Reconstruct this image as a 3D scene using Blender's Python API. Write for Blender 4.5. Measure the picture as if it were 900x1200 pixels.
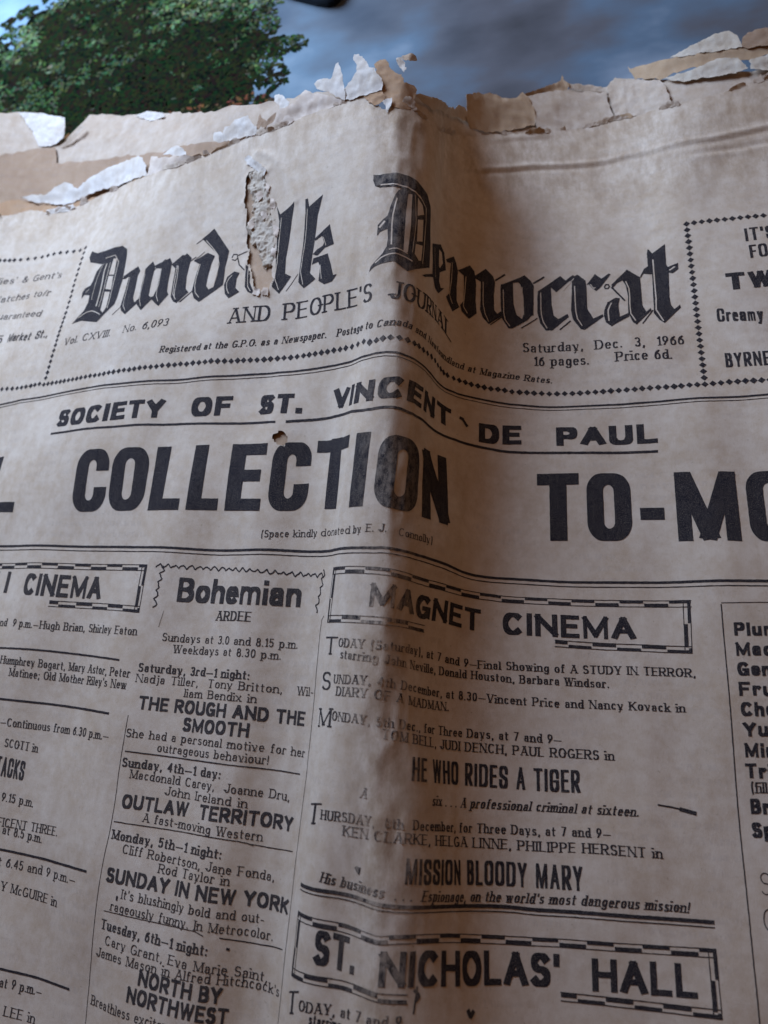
import bpy, math, random, json
import numpy as np
from mathutils import Matrix, Vector
from mathutils.geometry import delaunay_2d_cdt, tessellate_polygon
random.seed(7); rng = np.random.default_rng(11)
for o in list(bpy.data.objects): bpy.data.objects.remove(o)
SC = bpy.context.scene
COL = SC.collection
# ------------------------------------------------------------ camera
CAM_LOC=(0.052082,-0.056328,0.212612)
CAM_RIGHT=(0.9734976,0.0000000,-0.2286971)
CAM_UP=(0.0782190,0.9396926,0.3329558)

cd = bpy.data.cameras.new('camera'); cam = bpy.data.objects.new('camera', cd); COL.objects.link(cam)
r_ = Vector(CAM_RIGHT).normalized(); u_ = Vector(CAM_UP); b_ = r_.cross(u_).normalized(); u_ = b_.cross(r_)
cam.matrix_world = Matrix(((r_.x, u_.x, b_.x, CAM_LOC[0]), (r_.y, u_.y, b_.y, CAM_LOC[1]), (r_.z, u_.z, b_.z, CAM_LOC[2]), (0, 0, 0, 1)))
cd.sensor_fit = 'VERTICAL'; cd.sensor_height = 24; cd.lens = 18; cd.clip_start = .005; cd.clip_end = 20
cd.dof.use_dof = True; cd.dof.focus_distance = .205; cd.dof.aperture_fstop = 9.5
SC.camera = cam
# ------------------------------------------------------------ light
W = bpy.data.worlds.new('World'); SC.world = W; W.use_nodes = True
bg = W.node_tree.nodes['Background']; bg.inputs[0].default_value = (.95, .46, .25, 1); bg.inputs[1].default_value = .092
def area(name, loc, target, size, power, color, sizey=None):
    l = bpy.data.lights.new(name, 'AREA'); l.energy = power; l.color = color; l.size = size
    if sizey: l.shape = 'RECTANGLE'; l.size_y = sizey
    o = bpy.data.objects.new(name, l); COL.objects.link(o); o.location = loc
    o.rotation_euler = (Vector(target) - Vector(loc)).to_track_quat('-Z', 'Y').to_euler(); return o
area('window_light', (-.215, .385, .275), (-.12, .22, .0), .21, 4.45, (.49, .66, 1.0), .24)
area('room_light', (.42, .55, .40), (.08, .1, 0), .3, .34, (1.0, .72, .54), .3)
SC.view_settings.view_transform = 'Standard'; SC.view_settings.look = 'None'; SC.view_settings.exposure = 0; SC.view_settings.gamma = 1
SC.render.engine = 'CYCLES'
# ------------------------------------------------------------ page data (millimetres on the printed page)
NU,NV,U0,V0,HU,HV=57,24,-160,-150,6.5,17
NET='-2180 -1401 606 -2239 -1224 529 -2207 -1057 538 -2195 -887 530 -2174 -718 529 -2157 -549 525 -2138 -380 523 -2120 -211 519 -2102 -42 515 -2085 127 511 -2069 296 506 -2053 465 500 -2037 634 494 -2022 804 488 -2006 973 482 -1991 1142 475 -1975 1311 470 -1959 1480 464 -1941 1649 460 -1925 1818 455 -1904 1987 456 -1892 2157 446 -1824 2321 503 -2111 2279 913;-2212 -1399 486 -2184 -1231 491 -2167 -1062 487 -2148 -893 485 -2130 -724 482 -2111 -555 479 -2093 -386 476 -2075 -217 473 -2057 -48 470 -2039 121 466 -2022 290 461 -2006 459 456 -1990 628 450 -1974 798 444 -1958 967 438 -1942 1136 433 -1926 1305 427 -1909 1474 422 -1892 1643 418 -1875 1812 414 -1857 1981 411 -1837 2150 410 -1823 2319 402 -2048 2279 898;-2156 -1406 450 -2142 -1236 443 -2123 -1067 440 -2104 -898 438 -2085 -730 435 -2066 -561 432 -2048 -392 430 -2029 -223 427 -2011 -54 424 -1993 115 420 -1976 284 416 -1959 453 411 -1943 623 406 -1926 792 401 -1910 961 395 -1894 1130 390 -1877 1299 385 -1860 1468 380 -1843 1637 376 -1825 1806 373 -1807 1975 370 -1788 2144 368 -1767 2313 368 -1985 2279 883;-2117 -1411 397 -2097 -1242 396 -2078 -1073 393 -2059 -904 391 -2040 -735 389 -2021 -566 386 -2002 -397 384 -1983 -229 382 -1964 -60 379 -1946 109 375 -1929 278 372 -1912 447 367 -1895 617 362 -1878 786 357 -1861 955 352 -1845 1124 348 -1828 1293 343 -1810 1462 339 -1793 1631 335 -1775 1800 332 -1757 1969 329 -1738 2138 327 -1720 2307 324 -1922 2279 868;-2070 -1417 353 -2052 -1248 349 -2033 -1079 347 -2014 -910 345 -1994 -741 343 -1975 -572 341 -1956 -403 339 -1936 -234 336 -1918 -66 334 -1899 103 331 -1881 272 327 -1864 441 323 -1846 611 319 -1829 780 315 -1812 949 311 -1795 1118 307 -1777 1287 303 -1759 1456 299 -1742 1625 296 -1723 1794 293 -1705 1963 290 -1686 2132 288 -1667 2301 287 -1858 2279 854;-2025 -1423 306 -2006 -1254 304 -1986 -1085 302 -1967 -916 300 -1947 -747 298 -1928 -578 296 -1908 -409 294 -1889 -240 292 -1870 -71 290 -1851 97 287 -1833 266 284 -1815 435 281 -1797 604 277 -1779 773 274 -1761 942 270 -1743 1112 267 -1725 1281 264 -1707 1450 261 -1689 1619 258 -1670 1787 256 -1651 1956 254 -1632 2125 253 -1612 2294 252 -1795 2279 839;-1977 -1429 263 -1958 -1260 261 -1938 -1091 259 -1918 -922 257 -1899 -753 255 -1879 -584 254 -1860 -415 252 -1840 -247 250 -1821 -78 248 -1802 91 245 -1783 260 243 -1765 429 240 -1746 598 238 -1728 767 235 -1709 936 232 -1690 1105 230 -1672 1274 228 -1653 1443 226 -1634 1612 224 -1614 1781 223 -1594 1950 223 -1574 2119 223 -1554 2287 224 -1732 2279 824;-1926 -1435 222 -1907 -1266 220 -1887 -1097 219 -1867 -928 217 -1848 -759 216 -1828 -591 214 -1809 -422 212 -1789 -253 210 -1770 -84 208 -1751 85 206 -1732 254 203 -1713 423 201 -1693 592 200 -1674 761 199 -1654 930 197 -1635 1099 196 -1616 1268 195 -1596 1436 194 -1576 1605 194 -1556 1774 195 -1535 1943 197 -1514 2111 200 -1493 2280 202 -1668 2279 809;-1873 -1441 186 -1853 -1273 184 -1833 -1104 183 -1814 -935 181 -1794 -766 180 -1774 -597 178 -1755 -428 176 -1736 -259 174 -1717 -90 171 -1698 79 169 -1678 248 167 -1659 416 166 -1639 585 166 -1618 754 166 -1598 923 166 -1578 1092 165 -1558 1261 166 -1537 1429 168 -1516 1598 170 -1495 1767 174 -1473 1935 178 -1452 2104 182 -1430 2273 186 -1605 2279 794;-1815 -1448 156 -1796 -1280 154 -1776 -1111 152 -1757 -942 150 -1737 -773 148 -1718 -604 146 -1699 -435 144 -1680 -266 141 -1661 -97 139 -1641 72 137 -1621 241 137 -1601 409 136 -1581 578 136 -1560 747 137 -1539 916 138 -1518 1085 141 -1497 1253 145 -1475 1422 148 -1454 1591 154 -1432 1759 159 -1410 1928 165 -1388 2096 171 -1367 2265 176 -1542 2279 779;-1756 -1456 132 -1736 -1287 129 -1717 -1118 127 -1698 -949 125 -1678 -780 122 -1659 -611 119 -1640 -442 116 -1621 -273 115 -1601 -104 114 -1581 65 114 -1560 233 115 -1540 402 116 -1519 571 117 -1498 740 117 -1477 909 119 -1455 1077 126 -1433 1246 132 -1412 1414 138 -1390 1583 145 -1368 1751 151 -1346 1920 158 -1324 2088 164 -1302 2257 170 -1479 2279 764;-1694 -1463 113 -1675 -1294 110 -1655 -1125 107 -1636 -956 104 -1617 -787 101 -1598 -618 98 -1579 -449 96 -1558 -281 97 -1538 -112 99 -1517 57 101 -1496 226 103 -1476 394 105 -1455 563 109 -1434 732 111 -1412 900 116 -1391 1069 120 -1369 1238 128 -1347 1406 137 -1325 1574 142 -1303 1743 149 -1281 1911 155 -1260 2080 161 -1238 2248 167 -1415 2279 749;-1631 -1470 98 -1612 -1301 95 -1592 -1133 92 -1573 -964 89 -1554 -795 86 -1535 -626 85 -1514 -457 87 -1494 -288 91 -1473 -120 95 -1452 49 99 -1432 218 101 -1411 386 107 -1390 555 112 -1370 724 121 -1349 892 130 -1326 1060 129 -1304 1229 132 -1283 1397 140 -1261 1566 145 -1239 1734 151 -1217 1903 156 -1195 2071 162 -1173 2240 167 -1352 2279 735;-1567 -1478 87 -1548 -1309 84 -1529 -1140 82 -1510 -971 79 -1490 -802 79 -1470 -633 84 -1450 -465 90 -1429 -296 96 -1409 -128 101 -1388 41 105 -1368 210 110 -1348 378 119 -1326 547 122 -1308 715 142 -1290 884 156 -1265 1052 148 -1240 1220 140 -1218 1389 144 -1197 1557 152 -1175 1726 155 -1153 1894 161 -1131 2063 165 -1109 2231 171 -1289 2279 720;-1503 -1485 78 -1484 -1316 77 -1464 -1147 76 -1445 -979 76 -1425 -810 82 -1406 -641 92 -1386 -473 103 -1366 -304 109 -1345 -136 113 -1324 33 115 -1305 201 127 -1286 370 138 -1264 538 142 -1247 706 160 -1226 875 169 -1202 1044 162 -1178 1212 160 -1155 1380 157 -1133 1549 158 -1111 1717 162 -1089 1886 166 -1067 2054 171 -1045 2223 174 -1225 2279 705;-1439 -1493 72 -1419 -1324 75 -1400 -1155 75 -1380 -986 81 -1361 -818 93 -1343 -649 107 -1324 -481 120 -1304 -312 127 -1283 -144 128 -1261 25 129 -1244 193 146 -1225 362 160 -1204 530 163 -1184 698 176 -1161 867 171 -1138 1035 168 -1114 1203 162 -1091 1372 166 -1069 1540 168 -1047 1709 171 -1025 1877 175 -1003 2046 178 -980 2214 183 -1162 2279 690;-1373 -1500 71 -1354 -1331 75 -1335 -1162 78 -1316 -994 87 -1297 -825 100 -1279 -657 114 -1260 -489 130 -1241 -320 142 -1221 -152 147 -1198 17 140 -1182 185 164 -1163 353 178 -1141 522 180 -1118 690 175 -1099 858 190 -1075 1026 184 -1051 1194 181 -1027 1363 176 -1006 1532 182 -983 1700 182 -961 1869 186 -939 2037 189 -917 2206 193 -1099 2279 675;-1309 -1507 67 -1290 -1339 75 -1270 -1170 78 -1251 -1001 88 -1233 -833 101 -1214 -664 115 -1195 -496 132 -1177 -329 152 -1159 -160 163 -1135 9 157 -1117 177 171 -1101 345 197 -1080 513 199 -1054 682 188 -1039 850 214 -1014 1018 206 -996 1187 217 -966 1355 199 -944 1523 199 -921 1692 199 -898 1860 201 -876 2029 204 -854 2197 205 -1036 2279 660;-1244 -1514 63 -1225 -1346 70 -1206 -1177 75 -1187 -1008 82 -1168 -839 96 -1149 -671 114 -1131 -503 130 -1113 -336 154 -1095 -168 174 -1074 1 177 -1056 169 193 -1038 337 210 -1018 505 219 -993 673 206 -977 842 230 -957 1011 238 -934 1179 236 -911 1348 233 -883 1515 222 -859 1683 218 -837 1852 219 -814 2020 221 -791 2189 222 -972 2279 645;-1179 -1522 60 -1160 -1353 69 -1141 -1184 76 -1122 -1015 85 -1103 -847 95 -1085 -678 110 -1066 -510 131 -1048 -342 151 -1030 -176 182 -1012 -7 195 -992 161 202 -975 329 223 -955 497 231 -932 665 228 -915 834 248 -894 1002 253 -874 1171 259 -852 1340 260 -825 1507 250 -799 1675 241 -775 1843 239 -752 2012 239 -729 2180 238 -909 2279 631;-1114 -1529 60 -1096 -1360 70 -1077 -1192 81 -1058 -1023 93 -1039 -854 100 -1020 -685 113 -1002 -517 133 -983 -350 155 -966 -183 185 -948 -16 206 -927 154 204 -912 320 238 -894 489 253 -869 657 243 -851 826 256 -830 994 262 -811 1163 272 -792 1331 283 -767 1500 278 -739 1667 265 -714 1835 260 -690 2003 258 -667 2172 255 -846 2279 616;-1049 -1536 57 -1031 -1367 72 -1012 -1199 84 -994 -1031 101 -975 -862 110 -956 -694 124 -937 -525 140 -919 -357 157 -901 -190 181 -883 -23 207 -863 146 210 -848 312 247 -830 481 268 -808 649 264 -788 818 272 -767 986 276 -749 1155 292 -730 1323 303 -707 1492 302 -679 1659 289 -653 1827 282 -629 1995 277 -604 2163 273 -783 2279 601;-985 -1543 59 -966 -1375 72 -948 -1206 86 -929 -1038 99 -911 -869 116 -893 -702 138 -874 -534 154 -855 -365 167 -837 -198 187 -818 -30 207 -799 138 222 -783 305 251 -765 473 273 -745 641 277 -727 809 293 -708 978 302 -690 1146 316 -671 1315 328 -648 1484 327 -619 1651 314 -594 1819 306 -568 1987 299 -543 2155 294 -719 2279 586;-921 -1550 59 -902 -1382 74 -883 -1214 91 -865 -1045 105 -848 -878 130 -831 -711 155 -812 -542 170 -793 -374 186 -773 -206 201 -754 -38 217 -736 130 235 -719 297 259 -701 465 283 -682 633 289 -664 801 305 -644 970 314 -626 1138 328 -608 1306 345 -588 1475 352 -561 1643 342 -534 1811 331 -508 1979 324 -483 2146 317 -656 2279 571;-855 -1557 61 -838 -1390 81 -819 -1221 99 -802 -1054 122 -787 -887 152 -770 -719 175 -750 -551 186 -731 -383 203 -713 -215 224 -692 -47 234 -673 122 247 -654 290 262 -637 457 291 -618 625 302 -600 794 320 -579 963 312 -561 1131 329 -544 1298 352 -526 1467 371 -502 1635 367 -474 1802 355 -449 1971 349 -422 2138 339 -593 2279 556;-792 -1567 78 -774 -1397 93 -757 -1230 114 -738 -1061 131 -725 -896 171 -708 -728 194 -687 -559 201 -669 -392 220 -649 -224 232 -630 -56 252 -609 114 259 -590 282 269 -572 451 280 -554 618 305 -536 786 327 -515 955 320 -497 1124 336 -479 1291 358 -463 1458 386 -441 1627 389 -414 1794 378 -389 1962 373 -362 2130 363 -529 2279 541;-733 -1575 98 -713 -1406 114 -695 -1239 133 -676 -1070 149 -661 -903 175 -644 -736 201 -623 -567 210 -604 -400 224 -584 -231 233 -565 -63 257 -546 105 273 -527 274 285 -508 443 293 -489 611 311 -472 778 335 -451 947 327 -433 1116 346 -417 1282 374 -401 1449 402 -379 1618 408 -353 1786 400 -328 1954 396 -302 2122 387 -466 2279 526;-672 -1584 120 -654 -1416 139 -634 -1247 155 -617 -1080 175 -599 -912 196 -579 -743 204 -558 -575 205 -539 -406 218 -520 -238 231 -501 -70 247 -481 97 275 -463 266 293 -443 436 295 -425 603 319 -408 770 345 -387 940 333 -370 1107 361 -357 1272 398 -339 1441 421 -316 1609 423 -292 1778 421 -267 1946 416 -242 2114 412 -403 2279 512;-613 -1593 148 -594 -1425 163 -574 -1256 177 -555 -1088 192 -535 -920 206 -514 -751 208 -494 -582 209 -475 -414 222 -455 -246 232 -436 -77 247 -417 91 266 -398 260 283 -379 427 305 -360 597 311 -344 762 353 -323 932 344 -307 1099 373 -295 1264 415 -277 1432 436 -253 1600 437 -229 1769 437 -205 1937 434 -181 2105 432 -340 2279 497;-552 -1602 166 -532 -1433 180 -511 -1265 192 -491 -1097 204 -470 -928 208 -450 -759 212 -429 -590 208 -411 -422 232 -391 -253 240 -371 -85 252 -352 84 268 -334 252 292 -314 421 299 -296 589 320 -278 756 349 -259 925 356 -243 1091 386 -233 1255 432 -214 1423 453 -191 1591 452 -167 1760 452 -143 1928 452 -119 2096 451 -276 2279 482;-487 -1610 174 -467 -1441 183 -446 -1273 196 -426 -1105 206 -406 -936 218 -386 -767 226 -367 -598 229 -347 -430 242 -328 -261 253 -309 -93 268 -290 75 287 -272 243 310 -251 412 314 -230 582 317 -214 749 350 -195 917 366 -182 1082 407 -171 1246 449 -152 1414 470 -128 1583 467 -104 1751 468 -81 1919 470 -58 2088 473 -213 2279 467;-424 -1616 155 -403 -1448 170 -383 -1280 181 -362 -1112 195 -341 -943 209 -321 -775 219 -301 -606 228 -282 -437 239 -263 -269 253 -244 -101 270 -225 67 292 -206 235 313 -188 404 332 -166 574 324 -149 741 354 -133 908 385 -124 1071 432 -109 1237 468 -89 1405 483 -65 1574 482 -42 1742 485 -20 1911 490 3 2079 494 -150 2279 452;-368 -1620 121 -347 -1452 135 -326 -1284 148 -304 -1116 165 -283 -948 178 -262 -780 191 -241 -611 202 -219 -443 220 -200 -275 236 -180 -106 254 -161 62 279 -143 230 299 -123 397 319 -103 565 344 -89 731 378 -73 898 408 -64 1061 456 -47 1228 486 -25 1397 494 -3 1565 498 20 1733 503 42 1902 509 64 2070 517 -87 2279 437;-301 -1628 116 -280 -1460 127 -259 -1292 143 -238 -1124 158 -217 -956 174 -195 -788 188 -174 -620 204 -154 -451 221 -134 -283 241 -115 -114 261 -96 54 283 -78 221 307 -58 389 329 -40 558 356 -34 719 411 -16 886 438 -4 1051 479 16 1219 499 38 1388 504 59 1556 515 80 1725 524 102 1893 533 123 2061 541 -23 2279 422;-243 -1639 139 -219 -1470 155 -200 -1302 173 -177 -1134 188 -158 -967 206 -137 -798 223 -118 -630 241 -96 -462 256 -77 -293 275 -59 -125 297 -39 43 318 -21 211 342 -4 377 365 22 546 380 33 713 418 39 874 471 59 1042 497 80 1211 507 101 1379 519 122 1547 529 143 1716 539 165 1884 548 186 2053 558 40 2279 408;-198 -1648 189 -178 -1480 205 -164 -1312 228 -147 -1144 248 -130 -976 267 -111 -808 284 -93 -640 303 -67 -471 316 -41 -304 329 -23 -136 350 -9 31 376 11 198 399 33 367 420 64 533 428 79 697 467 103 865 492 124 1034 502 145 1202 512 166 1371 520 188 1539 529 209 1708 537 230 1876 545 251 2045 551 103 2279 393;-141 -1658 221 -124 -1490 241 -107 -1322 261 -89 -1154 281 -69 -986 299 -51 -818 317 -33 -650 337 -13 -482 353 6 -314 374 26 -147 393 48 20 412 70 187 431 96 355 445 121 521 460 148 688 477 169 857 486 188 1027 488 209 1195 495 229 1364 500 249 1533 505 269 1701 511 290 1870 515 309 2039 520 167 2279 378;-81 -1667 247 -63 -1499 261 -43 -1330 275 -22 -1161 278 -3 -993 285 16 -823 300 32 -657 336 50 -492 370 70 -324 392 93 -156 406 115 12 411 137 179 422 161 346 430 190 513 440 207 683 443 223 853 445 242 1022 448 259 1191 451 277 1360 454 295 1529 457 313 1698 460 330 1867 463 348 2036 465 230 2279 363;-18 -1675 256 1 -1507 271 20 -1338 285 39 -1170 300 57 -1002 315 75 -834 334 96 -666 350 116 -498 362 134 -329 366 152 -162 369 171 6 375 187 175 376 207 342 378 222 512 381 238 681 383 250 851 383 267 1020 386 283 1189 388 298 1359 391 314 1528 393 330 1697 395 345 1866 398 361 2036 400 293 2279 348;47 -1683 261 66 -1514 271 85 -1346 288 104 -1177 301 123 -1009 314 143 -840 325 162 -672 329 172 -502 323 178 -333 315 170 -162 302 217 4 327 199 173 306 209 344 311 242 511 320 241 681 317 244 852 317 259 1022 320 274 1191 322 290 1360 325 306 1530 328 321 1699 330 336 1868 333 352 2037 336 356 2279 333;112 -1689 249 130 -1520 261 149 -1352 273 168 -1183 285 184 -1013 288 195 -844 283 204 -675 277 205 -505 267 201 -336 254 216 -165 256 252 0 272 259 172 269 248 340 255 249 511 253 259 681 255 268 851 255 280 1021 257 294 1190 259 307 1360 261 320 1529 263 334 1699 266 348 1868 268 361 2038 270 420 2279 318;172 -1694 226 191 -1526 239 208 -1356 247 224 -1187 251 235 -1017 246 232 -848 230 235 -679 220 239 -509 212 244 -339 204 254 -168 202 272 0 208 278 169 205 287 339 205 289 509 199 301 680 202 316 848 210 325 1018 208 334 1188 207 345 1357 207 356 1527 208 367 1697 209 379 1866 210 390 2036 211 483 2279 303;236 -1699 207 248 -1530 206 264 -1360 213 273 -1191 207 270 -1022 190 273 -852 178 280 -682 172 287 -512 166 297 -342 166 304 -172 159 313 -3 156 323 167 156 331 337 155 343 507 161 360 675 174 378 845 185 379 1015 172 387 1184 169 396 1354 166 405 1524 165 415 1694 164 426 1863 164 436 2033 164 546 2279 289;295 -1704 178 304 -1534 174 312 -1364 168 320 -1195 163 322 -1025 150 328 -855 143 337 -685 140 347 -515 139 356 -346 138 365 -176 134 373 -6 126 381 164 126 391 334 128 401 503 132 414 673 137 424 842 137 434 1011 137 444 1181 137 453 1351 136 463 1521 134 472 1690 133 482 1860 132 492 2030 131 610 2279 274;354 -1707 151 362 -1537 144 367 -1368 134 374 -1198 127 382 -1028 123 392 -859 129 401 -689 125 410 -519 123 420 -349 124 428 -179 120 437 -10 118 445 160 110 456 330 121 464 500 112 473 669 109 482 838 107 491 1008 107 502 1178 109 513 1347 110 523 1517 111 533 1687 110 543 1856 109 553 2026 107 673 2279 259;414 -1710 120 422 -1541 119 428 -1371 109 437 -1201 107 446 -1031 106 457 -862 121 466 -692 122 474 -523 110 483 -353 112 493 -183 116 500 -13 98 510 157 107 520 326 112 527 496 95 538 665 100 546 835 94 554 1004 90 564 1174 88 574 1344 89 585 1513 90 595 1683 89 604 1853 87 614 2022 85 736 2279 244;476 -1714 102 483 -1544 97 492 -1374 96 501 -1205 99 511 -1035 101 522 -866 120 531 -695 118 538 -526 102 547 -356 102 556 -187 98 565 -17 91 575 153 101 585 323 106 593 492 88 602 662 97 611 832 98 619 1001 83 628 1170 75 637 1340 73 647 1509 72 656 1679 69 666 1849 66 675 2019 63 799 2279 229;537 -1717 81 547 -1548 86 556 -1378 88 566 -1208 96 575 -1038 97 587 -870 119 595 -699 112 603 -530 100 611 -360 91 620 -190 89 629 -20 84 639 149 96 649 319 97 658 489 93 667 658 88 675 828 88 684 998 85 693 1167 69 700 1336 58 709 1506 54 718 1675 49 727 1845 45 736 2015 40 863 2279 214;603 -1720 75 612 -1551 82 621 -1381 86 631 -1212 95 640 -1042 93 650 -873 103 660 -703 102 668 -533 93 676 -363 86 686 -193 84 695 -24 87 705 146 89 714 316 92 724 485 87 731 655 101 741 825 95 749 994 77 756 1162 54 764 1332 47 773 1502 41 782 1672 37 791 1841 34 800 2011 33 926 2279 199;667 -1725 80 677 -1555 84 686 -1385 90 696 -1215 94 705 -1046 98 715 -876 98 723 -706 88 732 -537 81 741 -367 78 751 -197 79 760 -27 80 769 142 88 779 312 87 788 482 91 797 652 102 805 821 80 811 989 57 821 1159 50 829 1329 45 839 1499 40 847 1668 37 856 1838 34 864 2008 33 989 2279 185;732 -1728 84 742 -1558 87 751 -1389 91 761 -1219 93 771 -1049 102 779 -880 84 787 -710 80 796 -540 74 806 -371 76 816 -201 80 826 -31 87 834 139 91 844 309 96 853 478 92 862 649 106 868 816 68 878 986 59 886 1156 61 894 1326 58 902 1496 55 911 1665 50 919 1835 46 929 2005 41 1052 2279 170;797 -1732 86 807 -1562 88 816 -1392 91 826 -1223 92 835 -1053 94 843 -883 81 852 -714 71 861 -544 70 871 -375 85 880 -205 90 889 -35 99 899 135 97 908 305 102 918 475 103 925 644 83 935 814 72 939 983 84 944 1154 90 954 1324 83 962 1493 81 970 1663 77 979 1833 72 987 2003 69 1116 2279 155;862 -1736 85 872 -1566 86 881 -1396 87 890 -1226 87 899 -1057 82 908 -887 77 917 -717 66 926 -547 66 936 -378 88 945 -208 90 955 -39 101 964 132 99 973 301 99 982 472 100 991 641 80 999 811 81 1003 981 94 1011 1151 94 1017 1321 98 1025 1491 98 1033 1660 96 1041 1830 94 1049 2000 90 1179 2279 140;927 -1739 82 936 -1569 82 946 -1399 82 955 -1230 80 964 -1060 76 973 -890 69 982 -721 63 991 -551 68 1001 -382 80 1010 -212 88 1019 -42 94 1028 128 85 1038 298 87 1047 468 95 1056 638 87 1062 808 97 1069 979 93 1075 1148 82 1083 1318 100 1089 1488 104 1097 1658 107 1104 1827 107 1112 1997 107 1242 2279 125;992 -1743 77 1001 -1573 76 1010 -1403 76 1020 -1233 74 1028 -1064 69 1037 -894 64 1046 -724 60 1056 -554 65 1066 -385 75 1075 -215 81 1084 -45 87 1093 125 88 1103 294 95 1112 465 100 1122 636 91 1128 806 93 1134 976 96 1141 1146 86 1147 1316 86 1155 1485 102 1162 1655 110 1169 1825 112 1176 1994 113 1306 2279 110;1056 -1746 70 1066 -1576 71 1075 -1407 70 1084 -1237 68 1093 -1067 64 1102 -898 59 1111 -728 57 1121 -558 62 1130 -388 70 1140 -219 77 1149 -49 84 1159 121 92 1167 290 111 1176 461 100 1188 633 83 1193 803 90 1199 974 89 1205 1143 82 1212 1313 85 1219 1482 97 1227 1652 108 1234 1822 111 1243 1992 116 1369 2279 95;1124 -1751 77 1130 -1580 63 1140 -1410 64 1149 -1240 62 1158 -1071 57 1167 -901 55 1176 -731 52 1185 -561 53 1195 -391 63 1204 -221 68 1213 -53 76 1224 118 92 1237 288 101 1242 456 108 1248 628 79 1260 803 111 1262 970 83 1274 1141 106 1273 1311 62 1287 1479 99 1290 1649 108 1301 1819 115 1295 1988 79 1432 2279 81'
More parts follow.
